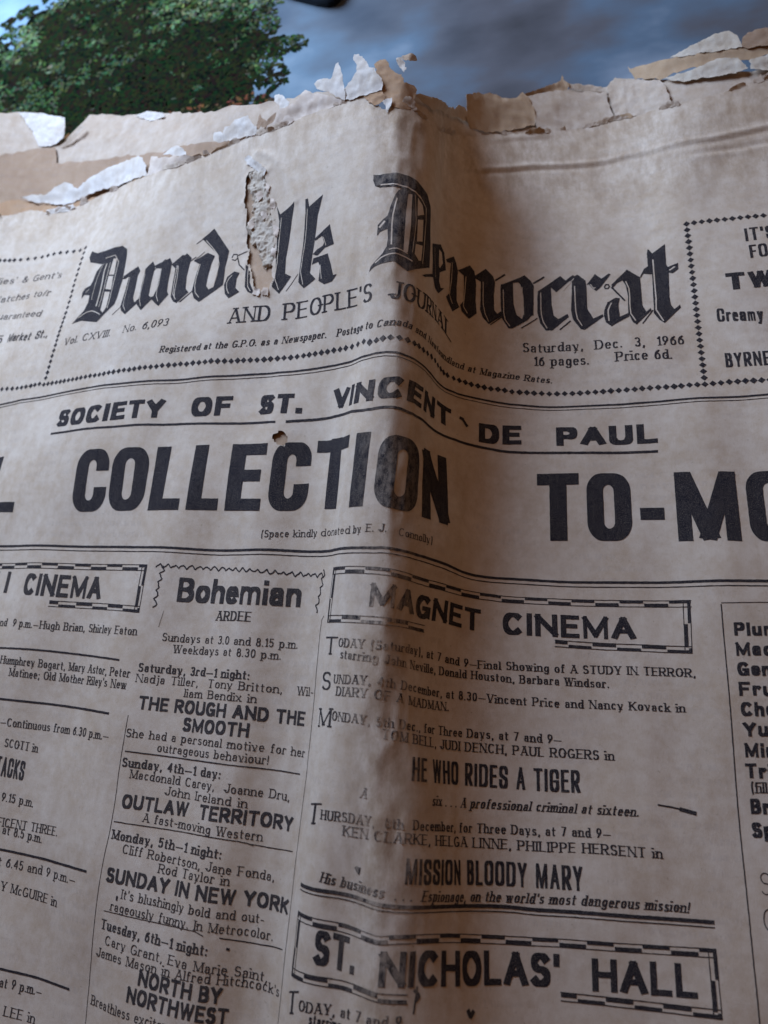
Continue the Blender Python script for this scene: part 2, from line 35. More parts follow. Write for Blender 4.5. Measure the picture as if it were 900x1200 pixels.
TEXTS=[
["banner_headline","cond","L",[[-75.87,12.07],[-59.15,11.41]],19.2,0.0],
["banner_headline","cond","C",[[-33.98,10.97],[-30.92,11.01],[-27.89,11.05],[-24.88,11.08],[-21.84,11.11]],19.3,0.0],
["banner_headline","cond","O",[[-20.64,11.11],[-17.33,11.14],[-14.09,11.17],[-10.9,11.19],[-7.73,11.2]],19.3,0.0],
["banner_headline","cond","L",[[-5.66,11.19],[-2.83,11.17],[-0.01,11.13],[2.73,11.11],[5.3,11.14]],19.3,0.0],
["banner_headline","cond","L",[[7.57,11.19],[9.98,11.24],[12.32,11.31],[14.66,11.38],[17.04,11.43]],19.3,0.0],
["banner_headline","cond","E",[[19.31,11.43],[22.21,11.38],[25.26,11.26],[28.26,11.15],[31.05,11.1]],19.3,0.0],
["banner_headline","cond","C",[[33.08,11.14],[35.93,11.26],[38.69,11.43],[41.47,11.61],[44.32,11.8]],19.3,0.0],
["banner_headline","cond","T",[[45.73,11.85],[48.3,11.88],[51.27,11.77],[55.36,11.41],[61.09,10.76]],19.3,0.0],
["banner_headline","cond","I",[[63.78,10.6],[64.97,10.58],[66.05,10.59],[67.04,10.63],[67.97,10.69]],19.3,0.0],
["banner_headline","cond","O",[[70.54,10.71],[73.29,10.61],[76.08,10.7],[79.12,10.8],[82.74,10.86]],19.3,0.0],
["banner_headline","cond","N",[[84.15,10.95],[86.74,11.08],[89.15,11.09],[91.54,11.07],[94.23,11.16]],19.3,0.0],
["banner_headline","cond","T",[[122.73,11.3],[133.98,11.6]],19.3,0.0],
["banner_headline","cond","O",[[135.98,11.55],[147.54,11.61]],19.3,0.0],
["banner_headline","cond","M",[[158.15,11.26],[174.77,10.86]],19.3,0.0],
["banner_headline","cond","O",[[176.42,10.82],[187.27,10.83]],19.3,0.0],
["banner_headline","cond","-",[[149.71,11.6],[155.86,11.44]],19.3,0.0],
["society_heading","bold","SOCIETY",[[-47.94,39.4],[-32.42,39.05],[-20.91,39.73],[-8.24,39.57],[-5.47,39.7]],5.9,0.0],
["society_heading","bold","OF",[[4.08,39.38],[17.11,39.7]],5.9,0.0],
["society_heading","bold","ST.",[[26.2,39.42],[40.01,39.1]],5.9,0.0],
["society_heading","bold","VINCENT",[[49.8,39.63],[60.29,38.64],[66.9,38.48],[73.68,39.68],[78.34,39.78],[84.84,39.95],[90.28,40.56],[96.31,40.28]],5.9,0.0],
["society_heading","bold","DE",[[106.11,39.02],[118.53,39.56]],5.9,0.0],
["society_heading","bold","PAUL",[[128.23,39.34],[155.4,39.47]],5.9,0.0],
["masthead_subtitle","serif","AND",[[12.75,68.03],[26.13,68.19]],5.0,0.0],
["masthead_subtitle","serif","PEOPLE'S",[[30.47,68.08],[45.09,67.95],[62.96,67.01]],5.1,0.0],
["masthead_subtitle","serif","JOURNAL",[[68.03,66.89],[70.11,67.17],[72.43,67.52],[74.79,67.67],[77.36,67.63],[81.26,68.17],[88.06,69.83],[92.42,69.29],[95.69,67.0]],5.2,0.0],
["masthead_dateline","serifi","Vol. CXVIII.   No. 6,093",[[-54.54,69.53],[-32.57,69.56],[-8.95,69.53]],2.5,0.2],
["masthead_dateline","serifb","Registered at the G.P.O. as a Newspaper.   Postage to Canada and Newfoundland at Magazine Rates.",[[-10.16,60.61],[5.99,60.34],[22.61,60.57],[36.22,61.04],[48.71,60.36],[58.18,59.73],[65.68,59.02],[70.71,59.56],[74.27,59.8],[77.23,59.81],[81.19,59.82],[86.93,60.16],[92.22,60.38],[96.63,60.12],[101.23,60.2],[106.15,60.03],[115.88,60.45],[127.51,59.74]],2.1,0.22],
["masthead_dateline","serif","Saturday,  Dec.  3,  1966",[[119.07,69.88],[138.19,70.39],[154.93,69.48],[164.56,69.93]],3.1,0.0],
["masthead_dateline","serif","16 pages.     Price 6d.",[[122.43,65.5],[144.67,65.53],[160.89,65.1]],3.1,0.0],
["donation_note","typew","(Space",[[32.46,3.8],[40.04,4.3]],2.0,0.0],
["donation_note","typew","kindly",[[41.34,4.36],[48.61,4.57]],2.0,0.0],
["donation_note","typew","donated",[[50.13,4.63],[65.05,3.88]],2.0,0.0],
["donation_note","typew","by",[[66.17,3.94],[68.41,4.13]],2.0,0.0],
["donation_note","typew","E. J.",[[69.76,4.26],[74.59,4.57]],2.0,0.0],
["donation_note","typew","Connolly)",[[77.66,4.23],[88.42,4.6]],2.0,0.0],
["magnet_cinema_listing","sans","MAGNET",[[72.54,-13.86],[77.24,-13.62],[82.07,-13.93],[87.69,-14.33],[95.62,-13.96],[102.85,-14.26],[107.36,-14.32]],5.7,0.0],
["magnet_cinema_listing","sans","CINEMA",[[113.32,-14.56],[124.47,-14.61],[146.85,-14.67]],5.9,0.0],
["magnet_cinema_listing","serifb","T",[[57.96,-25.65],[64.44,-25.62]],4.3,0.0],
["magnet_cinema_listing","serifb","ODAY (Saturday), at 7 and 9—Final Showing of A STUDY IN TERROR,",[[64.83,-23.69],[73.26,-23.72],[79.38,-23.53],[86.55,-23.36],[93.56,-23.49],[104.85,-23.91],[115.72,-23.62],[126.44,-23.66],[145.36,-23.51],[160.47,-23.61]],2.1,0.0],
["magnet_cinema_listing","serifb","starring John Neville, Donald Houston, Barbara Windsor.",[[65.98,-26.41],[75.6,-26.64],[83.29,-26.99],[96.63,-26.89],[106.79,-26.65],[116.78,-26.78],[128.51,-26.85],[139.84,-26.97]],2.1,0.0],
["magnet_cinema_listing","serifb","S",[[58.13,-34.07],[62.99,-33.91]],4.3,0.0],
["magnet_cinema_listing","serifb","UNDAY, 4th December, at 8.30—Vincent Price and Nancy Kovack in",[[64.25,-32.34],[69.81,-32.04],[76.13,-31.84],[82.4,-32.14],[90.72,-32.28],[96.78,-32.11],[106.85,-32.0],[115.69,-32.11],[126.92,-32.26],[142.87,-32.17],[157.55,-32.18]],2.1,0.0],
["magnet_cinema_listing","serifb","DIARY OF A MADMAN.",[[65.81,-35.0],[75.04,-34.74],[80.44,-34.97],[87.69,-35.54],[98.47,-35.17]],2.1,0.0],
["magnet_cinema_listing","serifb","M",[[58.27,-42.92],[64.88,-42.4]],4.4,0.0],
["magnet_cinema_listing","serifb","ONDAY, 5th Dec., for Three Days, at 7 and 9—",[[65.21,-40.71],[72.99,-40.64],[76.42,-40.77],[85.3,-41.01],[94.75,-41.03],[106.95,-40.79],[115.68,-40.84],[127.77,-41.0]],2.1,0.0],
["magnet_cinema_listing","serifb","TOM BELL, JUDI DENCH, PAUL ROGERS in",[[78.61,-43.48],[83.24,-43.65],[89.31,-43.98],[96.78,-44.17],[106.99,-44.09],[115.67,-44.16],[126.06,-44.2],[140.23,-44.2]],2.2,0.0],
["magnet_cinema_listing","condl","HE WHO RIDES A TIGER",[[86.38,-51.93],[102.25,-51.9],[121.15,-52.17],[131.9,-52.13]],5.2,0.0],
["magnet_cinema_listing","serifb","A                 six . . . A professional criminal at sixteen.",[[74.82,-56.43],[83.82,-56.79],[100.14,-56.91],[115.66,-56.85],[125.77,-56.77],[145.04,-56.62]],2.2,0.25],
["magnet_cinema_listing","serifb","T",[[60.55,-64.56],[65.13,-63.8]],4.6,0.0],
["magnet_cinema_listing","serifb","HURSDAY,  8th  December, for Three Days, at 7 and 9—",[[65.22,-62.59],[70.76,-62.18],[76.9,-62.16],[84.25,-62.21],[99.59,-62.27],[119.68,-62.15],[138.51,-61.74]],2.1,0.0],
["magnet_cinema_listing","serifb","KEN CLARKE, HELGA LINNE, PHILIPPE HERSENT in",[[71.41,-65.09],[77.13,-64.99],[81.09,-65.0],[86.83,-65.08],[99.6,-65.34],[112.98,-65.53],[123.59,-65.59],[135.26,-65.22],[149.89,-65.4]],2.2,0.0],
["magnet_cinema_listing","condl","MISSION BLOODY MARY",[[86.13,-73.18],[102.3,-73.31],[117.0,-73.34],[131.7,-73.34]],5.2,0.0],
["magnet_cinema_listing","serifb","His business  . . .  Espionage, on the world's most dangerous mission!",[[66.65,-75.58],[71.82,-75.79],[79.57,-76.08],[84.01,-76.39],[102.28,-76.78],[118.93,-76.71],[134.81,-76.17],[146.13,-76.13],[154.88,-76.24]],2.2,0.25],
["hall_listing","sans","ST.",[[66.78,-92.28],[70.39,-92.16],[74.34,-92.52],[76.72,-92.47]],7.0,0.0],
["hall_listing","sans","NICHOLAS'",[[82.61,-93.26],[92.93,-92.72],[106.96,-93.35],[119.33,-93.4],[126.17,-93.45]],6.8,0.0],
["hall_listing","sans","HALL",[[133.19,-93.4],[141.58,-93.05],[155.45,-92.79]],6.6,0.0],
["hall_listing","serifb","T",[[59.13,-104.48],[63.53,-102.99]],4.6,0.0],
["hall_listing","serifb","ODAY, at 7 and 9",[[63.97,-102.1],[70.43,-101.32],[79.6,-100.8],[87.92,-100.21]],2.1,0.0],
["hall_listing","serifb","starring",[[67.13,-103.85],[74.62,-103.67]],2.1,0.0],
["bohemian_cinema_listing","sansx","Bohemian",[[8.75,-14.47],[25.4,-14.35],[45.38,-14.01]],6.7,0.0],
["bohemian_cinema_listing","serifb","ARDEE",[[21.41,-18.84],[32.33,-18.74]],2.6,0.0],
["bohemian_cinema_listing","typew","Sundays at 3.0 and 8.15 p.m.",[[6.14,-25.3],[45.89,-24.67]],2.15,0.0],
["bohemian_cinema_listing","typew","Weekdays at 8.30 p.m.",[[9.9,-28.22],[41.48,-27.75]],2.15,0.0],
["bohemian_cinema_listing","typew","Nadja Tiller,  Tony Britton,   Wil-",[[0.2,-36.7],[52.93,-36.01]],2.15,0.0],
["bohemian_cinema_listing","typew","liam Bendix in",[[15.26,-39.37],[36.42,-39.15]],2.15,0.0],
["bohemian_cinema_listing","typew","She had a personal motive for her",[[0.18,-50.95],[52.1,-50.77]],2.15,0.0],
["bohemian_cinema_listing","typew","outrageous behaviour!",[[9.76,-53.81],[41.42,-53.69]],2.15,0.0],
["bohemian_cinema_listing","typew","Macdonald Carey,  Joanne Dru,",[[3.19,-61.14],[48.44,-61.47]],2.15,0.0],
["bohemian_cinema_listing","typew","John Ireland in",[[14.06,-64.08],[37.52,-64.38]],2.15,0.0],
["bohemian_cinema_listing","typew","A fast-moving Western",[[9.02,-71.15],[42.38,-71.6]],2.15,0.0],
["bohemian_cinema_listing","typew","Cliff Robertson, Jane Fonda,",[[4.9,-79.22],[46.8,-80.03]],2.15,0.0],
["bohemian_cinema_listing","typew","Rod Taylor in",[[16.16,-82.16],[35.83,-82.23]],2.15,0.0],
["bohemian_cinema_listing","typew","It's blushingly bold and out-",[[6.81,-89.49],[45.51,-89.69]],2.15,0.0],
["bohemian_cinema_listing","typew","rageously funny. In Metrocolor.",[[3.95,-92.71],[48.38,-92.83]],2.15,0.0],
["bohemian_cinema_listing","typew","Cary Grant, Eva Marie Saint,",[[3.71,-100.64],[48.12,-101.76]],2.15,0.0],
["bohemian_cinema_listing","typew","James Mason in Alfred Hitchcock's",[[1.29,-103.76],[52.47,-103.61]],2.15,0.0],
["bohemian_cinema_listing","typew","Breathless excitement and suspense",[[1.29,-114.8],[50.36,-114.63]],2.15,0.0],
["bohemian_cinema_listing","typewb","Saturday, 3rd—1 night:",[[0.36,-33.9],[33.86,-33.54]],2.3,0.0],
["bohemian_cinema_listing","typewb","Sunday, 4th—1 day:",[[0.31,-58.53],[29.69,-58.36]],2.3,0.0],
["bohemian_cinema_listing","typewb","Monday, 5th—1 night:",[[0.87,-76.32],[32.93,-76.61]],2.3,0.0],
["bohemian_cinema_listing","typewb","Tuesday, 6th—1 night:",[[1.69,-97.35],[32.97,-97.83]],2.3,0.0],
["bohemian_cinema_listing","sans","THE ROUGH AND THE",[[2.27,-43.63],[50.73,-43.42]],3.5,0.0],
["bohemian_cinema_listing","sans","SMOOTH",[[16.37,-48.05],[35.6,-47.74]],3.5,0.0],
["bohemian_cinema_listing","sans","OUTLAW  TERRITORY",[[2.22,-68.63],[50.49,-68.18]],3.5,0.0],
["bohemian_cinema_listing","sans","SUNDAY IN NEW YORK",[[1.39,-86.4],[52.32,-86.32]],3.5,0.0],
["bohemian_cinema_listing","sans","NORTH BY",[[15.91,-107.09],[37.81,-107.63]],3.5,0.0],
["bohemian_cinema_listing","sans","NORTHWEST",[[13.34,-111.14],[39.93,-111.96]],3.5,0.0],
["left_cinema_listing","sans","CINEMA",[[-46.65,-14.61],[-35.34,-14.78],[-17.89,-14.91]],6.6,0.0],
["left_cinema_listing","sans","II",[[-61.46,-13.81],[-54.36,-14.15]],6.6,0.0],
["left_cinema_listing","serif","nd  9 p.m.—Hugh Brian, Shirley Eaton",[[-53.43,-24.23],[-1.85,-24.35]],2.3,0.0],
["left_cinema_listing","serif","Humphrey Bogart, Mary Astor, Peter",[[-49.76,-35.06],[-1.87,-35.73]],2.3,0.0],
["left_cinema_listing","serif","Matinee; Old Mother Riley's New",[[-45.77,-38.47],[-2.34,-38.83]],2.3,0.0],
["left_cinema_listing","serif","—Continuous from 6.30 p.m.—",[[-45.99,-52.5],[-5.47,-52.52]],2.3,0.0],
["left_cinema_listing","serif","SCOTT in",[[-43.37,-58.18],[-31.61,-58.62]],2.3,0.0],
["left_cinema_listing","serif","9.15 p.m.",[[-41.14,-72.66],[-29.66,-72.91]],2.3,0.0],
["left_cinema_listing","serif","FICENT THREE.",[[-41.1,-79.22],[-18.62,-78.73]],2.3,0.0],
["left_cinema_listing","serif","at 8.5 p.m.",[[-38.89,-81.07],[-24.27,-81.36]],2.3,0.0],
["left_cinema_listing","serif","at 6.45 and 9 p.m.—",[[-40.11,-89.19],[-9.02,-89.01]],2.3,0.0],
["left_cinema_listing","serif","Y McGUIRE in",[[-35.77,-95.04],[-15.07,-95.61]],2.3,0.0],
["left_cinema_listing","serif","at 9 p.m.—",[[-29.87,-117.39],[-16.14,-117.2]],2.3,0.0],
["left_cinema_listing","serif","LEE in",[[-26.94,-123.64],[-16.99,-123.67]],2.3,0.0],
["left_cinema_listing","condl","TACKS",[[-44.92,-65.94],[-35.02,-66.58]],5.2,0.0],
["left_ear_advert","serifi","dies' & Gent's",[[-101.39,100.85],[-91.1,101.14],[-68.6,99.86]],2.6,0.2],
["left_ear_advert","serifi","Watches to/r",[[-100.53,92.96],[-88.49,93.62],[-71.59,92.85]],2.6,0.2],
["left_ear_advert","serifi","uaranteed",[[-95.32,86.26],[-72.64,84.21]],2.6,0.2],
["left_ear_advert","condl","Market St.,",[[-86.41,75.83],[-75.65,74.72],[-65.81,75.04]],3.2,0.15],
["left_ear_advert","condl","5",[[-93.48,76.17],[-89.98,76.11]],3.2,0.15],
["right_ear_advert","condl","IT'S SO",[[184.23,102.39],[190.28,102.46],[200.62,102.61]],4.7,0.0],
["right_ear_advert","condl","FOR",[[184.78,96.2],[192.25,96.51]],4.6,0.0],
["right_ear_advert","bold","TW",[[177.46,86.3],[183.73,86.08],[190.04,86.18]],5.6,0.0],
["right_ear_advert","condl","Creamy",[[174.06,76.59],[185.85,75.23]],4.3,0.0],
["right_ear_advert","condl","BYRNE'S",[[174.82,61.53],[185.34,60.95],[189.61,60.89]],4.6,0.0],
["grocery_price_list","sansb","Plum Puddings",[[170.19,-13.4],[200.9,-12.82]],3.3,0.0],
["grocery_price_list","sansb","Madeira",[[170.17,-18.26],[187.15,-17.92]],3.3,0.0],
["grocery_price_list","sansb","Genoa",[[170.15,-23.07],[182.7,-22.79]],3.3,0.0],
["grocery_price_list","sansb","Fruit",[[170.08,-27.85],[181.57,-27.55]],3.3,0.0],
["grocery_price_list","sansb","Cherry",[[170.14,-32.57],[184.48,-32.12]],3.3,0.0],
["grocery_price_list","sansb","Yule",[[170.26,-37.28],[179.67,-36.97]],3.3,0.0],
["grocery_price_list","sansb","Mince",[[170.18,-42.07],[181.82,-41.61]],3.3,0.0],
["grocery_price_list","sansb","Trifles",[[170.01,-46.73],[183.56,-46.11]],3.3,0.0],
["grocery_price_list","sansb","Brack",[[170.44,-54.58],[181.37,-54.0]],3.3,0.0],
["grocery_price_list","sansb","Spec",[[170.26,-59.65],[179.33,-59.14]],3.3,0.0],
["grocery_price_list","serif","(filled)",[[170.95,-49.89],[177.83,-49.7]],2.4,0.0],
["grocery_price_list","thin","S",[[170.86,-71.32],[173.18,-71.33]],4.6,0.0],
["grocery_price_list","thin","C",[[170.7,-78.79],[173.53,-78.74]],4.6,0.0]]
RULES=[["masthead_double_rule",[[-87.65,50.97],[-80.5,50.98],[-55.82,51.9],[-47.24,52.02],[-20.5,51.74],[-1.7,51.36],[9.94,51.73],[23.54,51.92],[40.07,52.0],[51.51,52.18],[63.08,51.72],[69.79,51.88],[77.2,51.75],[83.87,51.72],[89.59,51.56],[96.78,51.9],[105.6,52.37],[115.91,52.13],[125.67,51.87],[135.18,51.95],[151.39,51.89],[168.16,52.06],[184.37,51.91],[187.48,51.78]],0.62,0],["masthead_double_rule",[[-87.65,50.97],[-80.5,50.98],[-55.82,51.9],[-47.24,52.02],[-20.5,51.74],[-1.7,51.36],[9.94,51.73],[23.54,51.92],[40.07,52.0],[51.51,52.18],[63.08,51.72],[69.79,51.88],[77.2,51.75],[83.87,51.72],[89.59,51.56],[96.78,51.9],[105.6,52.37],[115.91,52.13],[125.67,51.87],[135.18,51.95],[151.39,51.89],[168.16,52.06],[184.37,51.91],[187.48,51.78]],0.22,-1.05],["headline_double_rule",[[-68.5,0.76],[-62.2,0.63],[-20.22,0.42],[23.03,0.25],[38.56,0.64],[68.16,0.29],[74.61,0.61],[81.4,0.7],[87.07,0.72],[94.94,0.69],[102.63,0.31],[110.07,0.37],[115.83,0.47],[129.25,0.23],[138.02,0.28],[159.07,0.37],[179.2,0.46],[182.21,0.55]],0.75,0],["headline_double_rule",[[-68.5,0.76],[-62.2,0.63],[-20.22,0.42],[23.03,0.25],[38.56,0.64],[68.16,0.29],[74.61,0.61],[81.4,0.7],[87.07,0.72],[94.94,0.69],[102.63,0.31],[110.07,0.37],[115.83,0.47],[129.25,0.23],[138.02,0.28],[159.07,0.37],[179.2,0.46],[182.21,0.55]],0.25,-1.25],["heading_underline",[[-49.45,37.14],[-26.8,37.25],[-11.02,37.45],[5.03,37.23],[25.78,36.93],[32.37,36.67]],0.7,0],["heading_underline",[[35.56,36.68],[41.75,37.11],[53.79,37.33],[64.48,36.09],[69.78,36.58],[73.81,37.01],[77.31,36.76],[85.43,37.26],[91.51,36.95],[97.24,37.2],[102.98,37.44],[109.29,37.54],[115.9,37.11],[134.68,37.12],[155.25,36.94]],0.75,0],["listing_double_rule",[[59.55,-77.64],[70.94,-77.14],[79.7,-77.46],[84.68,-77.67],[99.62,-77.58],[115.58,-77.68],[120.85,-77.92],[136.63,-77.69],[160.22,-77.69]],0.75,0],["listing_double_rule",[[59.55,-77.64],[70.94,-77.14],[79.7,-77.46],[84.68,-77.67],[99.62,-77.58],[115.58,-77.68],[120.85,-77.92],[136.63,-77.69],[160.22,-77.69]],0.25,-1.05],["listing_rule",[[-55.42,-30.67],[-51.06,-30.64],[-32.25,-30.45],[-2.45,-31.44],[-2.45,-31.44]],0.55,0],["listing_rule",[[-51.1,-45.16],[-47.45,-45.17],[-26.49,-45.2],[-2.83,-45.72],[-2.83,-45.72]],0.55,0],["listing_rule",[[-42.36,-84.91],[-38.8,-85.05],[-19.43,-85.08],[-1.11,-85.12],[-1.11,-85.12]],0.55,0],["listing_rule",[[-34.22,-113.3],[-30.69,-113.3],[-16.42,-113.27],[-1.73,-113.27],[-1.73,-113.27]],0.55,0],["listing_rule",[[0.57,-54.62],[27.07,-54.75],[51.05,-54.77]],0.25,0],["listing_rule",[[0.72,-72.15],[25.2,-72.01],[37.84,-72.24],[39.01,-73.11],[40.43,-72.78]],0.22,0],["listing_rule",[[39.13,-72.52],[45.44,-72.75],[51.65,-72.38]],0.22,0],["listing_rule",[[1.99,-93.12],[22.4,-92.98],[29.81,-93.03],[31.45,-93.72]],0.2,0],["listing_rule",[[35.38,-93.76],[44.22,-94.17],[52.02,-93.72]],0.25,0],["column_rule",[[-0.14,-45.47],[-0.32,-59.04],[0.07,-71.68],[-0.52,-86.71],[-0.38,-102.12],[0.18,-119.53]],0.17,0],["column_rule",[[55.1,-16.17],[53.75,-19.3],[53.7,-43.53],[53.81,-56.88],[53.57,-74.25],[53.45,-93.29],[53.54,-111.27]],0.17,0],["column_rule",[[5.39,-17.25],[4.56,-21.72]],0.1,0],["column_rule",[[167.67,-5.55],[167.77,-28.86],[167.66,-54.56],[167.73,-73.61],[167.67,-98.66]],0.25,0],["column_rule",[[167.7,-5.22],[172.66,-5.11],[181.64,-4.86]],0.2,0],["ink_mark",[[149.56,-53.73],[152.48,-54.03],[155.35,-54.52]],0.35,0],["ink_mark",[[154.59,-54.38],[158.36,-55.19]],0.8,0],["ink_mark",[[90.79,-92.71],[90.58,-94.92],[90.24,-97.75]],0.35,0],["ink_mark",[[90.08,-93.36],[91.29,-94.44],[90.44,-95.56]],0.6,0],["ink_mark",[[103.92,-97.53],[104.63,-98.83],[105.64,-97.81]],0.9,0],["ink_mark",[[75.12,-71.02],[75.83,-71.97],[75.97,-71.06]],0.8,0],["ink_mark",[[99.63,44.86],[101.16,44.54]],0.9,0],["ink_mark",[[100.86,44.44],[102.36,42.77]],0.9,0],["ink_mark",[[5.28,-89.66],[5.83,-89.66]],1.1,0],["ink_mark",[[37.33,-95.91],[38.15,-96.05]],0.5,0]]
DIAMONDS=[[-62.98,56.84],[-65.02,56.67],[-66.83,56.47],[-68.86,56.29],[-71.03,56.22],[-73.33,56.24],[-75.77,56.35],[-78.55,56.56],[-81.48,56.82],[-84.59,57.14],[-60.75,56.35],[-58.76,56.4],[-56.7,56.41],[-54.6,56.39],[-52.58,56.37],[-50.55,56.34],[-48.41,56.29],[-46.3,56.24],[-44.22,56.14],[-42.16,56.18],[-40.05,56.17],[-37.99,56.23],[-35.87,56.13],[-33.73,56.07],[-31.63,56.08],[-29.52,56.17],[-27.45,56.15],[-25.3,56.21],[-23.2,56.28],[-21.01,56.15],[-18.98,56.24],[-16.88,56.32],[-14.69,56.26],[-12.54,56.15],[-10.41,56.14],[-8.39,56.31],[-6.2,56.3],[-4.09,56.3],[-2.12,56.47],[0.05,56.31],[2.23,56.43],[4.43,56.32],[6.51,56.41],[8.53,56.58],[10.72,56.48],[12.92,56.41],[15.04,56.35],[17.1,56.44],[19.05,56.41],[21.24,56.37],[23.41,56.29],[25.6,56.32],[27.61,56.42],[29.82,56.41],[31.94,56.43],[34.05,56.41],[36.19,56.45],[38.39,56.45],[40.34,56.45],[42.36,56.44],[44.48,56.48],[46.53,56.46],[48.63,56.53],[50.76,56.46],[52.88,56.44],[55.35,56.3],[58.25,56.2],[61.1,56.16],[63.54,55.23],[63.49,55.49],[65.72,55.52],[67.59,55.84],[69.52,56.02],[71.69,56.21],[73.86,56.26],[76.09,56.31],[77.8,56.33],[79.89,56.3],[82.11,56.44],[84.48,56.68],[86.89,56.81],[89.08,56.56],[91.09,56.43],[92.85,56.24],[94.7,56.22],[97.26,56.31],[99.4,56.42],[101.45,56.46],[103.42,56.3],[105.53,56.33],[107.51,56.32],[109.53,56.26],[111.67,56.42],[113.73,56.41],[115.9,56.27],[118.09,56.26],[120.2,56.32],[122.29,56.29],[124.46,56.33],[126.65,56.29],[128.81,56.29],[130.97,56.28],[133.11,56.24],[135.25,56.25],[137.37,56.29],[139.49,56.31],[141.6,56.28],[143.71,56.35],[145.87,56.32],[148.0,56.28],[150.18,56.22],[152.2,56.3],[154.3,56.29],[156.48,56.3],[158.56,56.24],[160.7,56.22],[162.57,56.27],[164.71,56.37],[166.81,56.36],[168.82,56.38],[170.9,56.54],[173.01,56.64],[175.16,56.78],[177.25,56.74],[179.24,56.72],[181.25,56.56],[183.26,56.42],[185.26,56.35],[187.15,56.23],[168.77,111.31],[168.77,109.2],[168.77,107.08],[168.77,104.97],[168.78,102.86],[168.78,100.75],[168.78,98.63],[168.78,96.52],[168.78,94.41],[168.79,92.3],[168.79,90.18],[168.79,88.07],[168.79,85.96],[168.79,83.84],[168.8,81.73],[168.8,79.62],[168.8,77.51],[168.8,75.39],[168.8,73.28],[168.8,71.17],[168.81,69.06],[168.81,66.94],[168.81,64.83],[168.81,62.72],[168.81,60.6],[168.82,58.49],[-59.82,110.6],[-59.73,108.27],[-59.64,105.93],[-59.54,103.59],[-59.45,101.25],[-59.36,98.91],[-59.27,96.58],[-59.19,94.32],[-59.13,92.09],[-59.06,89.87],[-59.0,87.64],[-58.93,85.41],[-58.86,83.18],[-58.86,81.2],[-58.93,79.45],[-59.0,77.71],[-59.07,75.96],[-59.13,74.22],[-59.2,72.47],[-59.3,70.67],[-59.52,68.69],[-59.73,66.71],[-59.95,64.73],[-60.16,62.75],[-60.38,60.77],[-60.59,58.79],[170.91,111.3],[173.04,111.29],[175.18,111.28],[177.32,111.27],[179.46,111.25],[181.6,111.24],[183.73,111.23],[185.87,111.22],[188.01,111.21],[190.15,111.2],[192.29,111.19],[194.43,111.18],[-62.95,110.45],[-66.32,110.76],[-69.7,111.08],[-72.91,111.22],[-75.95,111.18],[-78.99,111.15],[-82.03,111.11],[-85.49,111.13],[-88.95,111.15],[-92.4,111.16],[-95.18,111.16],[-97.29,111.15],[-99.39,111.14],[-101.49,111.13]]
BORDERS=[["magnet_border",[[58.53,-4.09],[73.7,-4.25],[79.51,-4.29],[85.87,-4.46],[94.03,-4.28],[102.85,-4.15],[110.1,-4.05],[115.8,-4.31],[137.84,-4.37],[160.78,-4.33]],[[160.58,-4.32],[160.21,-17.86]],[[160.21,-17.86],[143.59,-17.57],[126.58,-17.17]],[[89.16,-17.53],[81.16,-17.7],[74.64,-17.91],[57.71,-17.91]],[[57.71,-17.91],[58.53,-4.09]]],["hall_border",[[59.59,-83.16],[71.42,-83.01],[80.91,-83.54],[86.44,-83.02],[97.02,-82.86],[115.54,-83.55],[140.7,-83.16],[160.12,-82.88]],[[160.12,-82.88],[160.12,-96.21]],[[160.12,-96.21],[143.26,-96.05],[126.25,-95.96]],[[88.77,-96.04],[82.69,-96.14],[72.71,-95.96],[59.29,-96.69]],[[59.29,-96.69],[59.59,-83.16]]],["cinema_border",[[-65.57,-4.66],[-60.75,-4.8],[-31.82,-4.64],[-2.0,-4.63]],[[-2.0,-4.63],[-2.15,-18.17]],[[-2.15,-18.17],[-19.55,-17.78],[-35.65,-17.75]],[],[]]]
WAVES=[[[0.98,-4.93],[18.34,-4.81],[34.52,-5.33],[53.09,-5.69]],[[3.45,-4.84],[2.73,-10.12],[2.46,-16.51]],[[52.86,-4.35],[51.94,-10.27],[50.97,-15.29]]]
EDGE=[[-123.97,123.57],[-113.0,128.76],[-106.9,130.74],[-100.06,131.72],[-94.88,133.4],[-88.7,132.42],[-85.73,130.53],[-80.19,131.19],[-73.62,131.52],[-66.2,133.06],[-59.9,134.0],[-46.61,132.77],[-33.56,130.87],[-17.83,128.99],[-5.66,130.06],[4.87,130.71],[15.26,131.04],[23.53,130.85],[31.42,131.3],[38.9,131.98],[45.95,132.96],[50.07,133.59],[52.19,134.2],[54.37,131.86],[56.47,129.65],[58.97,127.83],[60.67,125.96],[61.94,127.73],[63.72,129.36],[66.67,129.41],[69.43,127.79],[72.95,127.72],[77.77,127.85],[91.99,139.96],[103.51,147.24],[112.69,151.07],[121.45,153.25],[130.11,155.53],[141.65,158.44],[150.06,160.64],[155.48,159.93],[163.65,158.86],[171.41,157.16],[181.62,158.16],[189.39,160.24],[197.04,161.96],[209.53,163.74]]
GASH=[[13.43,120.44],[14.29,117.67],[13.09,116.0],[13.53,114.21],[13.04,111.53],[12.92,108.21],[14.12,104.62],[13.7,101.92],[14.68,98.08],[14.67,95.26],[16.1,91.28],[16.31,87.76],[18.57,83.04],[19.86,78.55],[21.62,78.11],[23.39,77.38],[25.01,77.79],[25.76,80.76],[25.05,84.19],[25.38,89.14],[24.69,93.38],[25.01,97.39],[23.79,101.72],[22.96,105.43],[21.83,109.49],[21.36,113.13],[20.58,116.34],[21.15,117.83],[18.55,117.69],[15.94,117.53]]
PINHOLE=[[34.19,35.44],[34.91,34.16],[36.37,32.66],[36.84,30.94],[35.98,29.93],[34.77,29.66],[33.14,30.18],[32.18,31.21],[32.49,32.71],[33.37,33.94]]
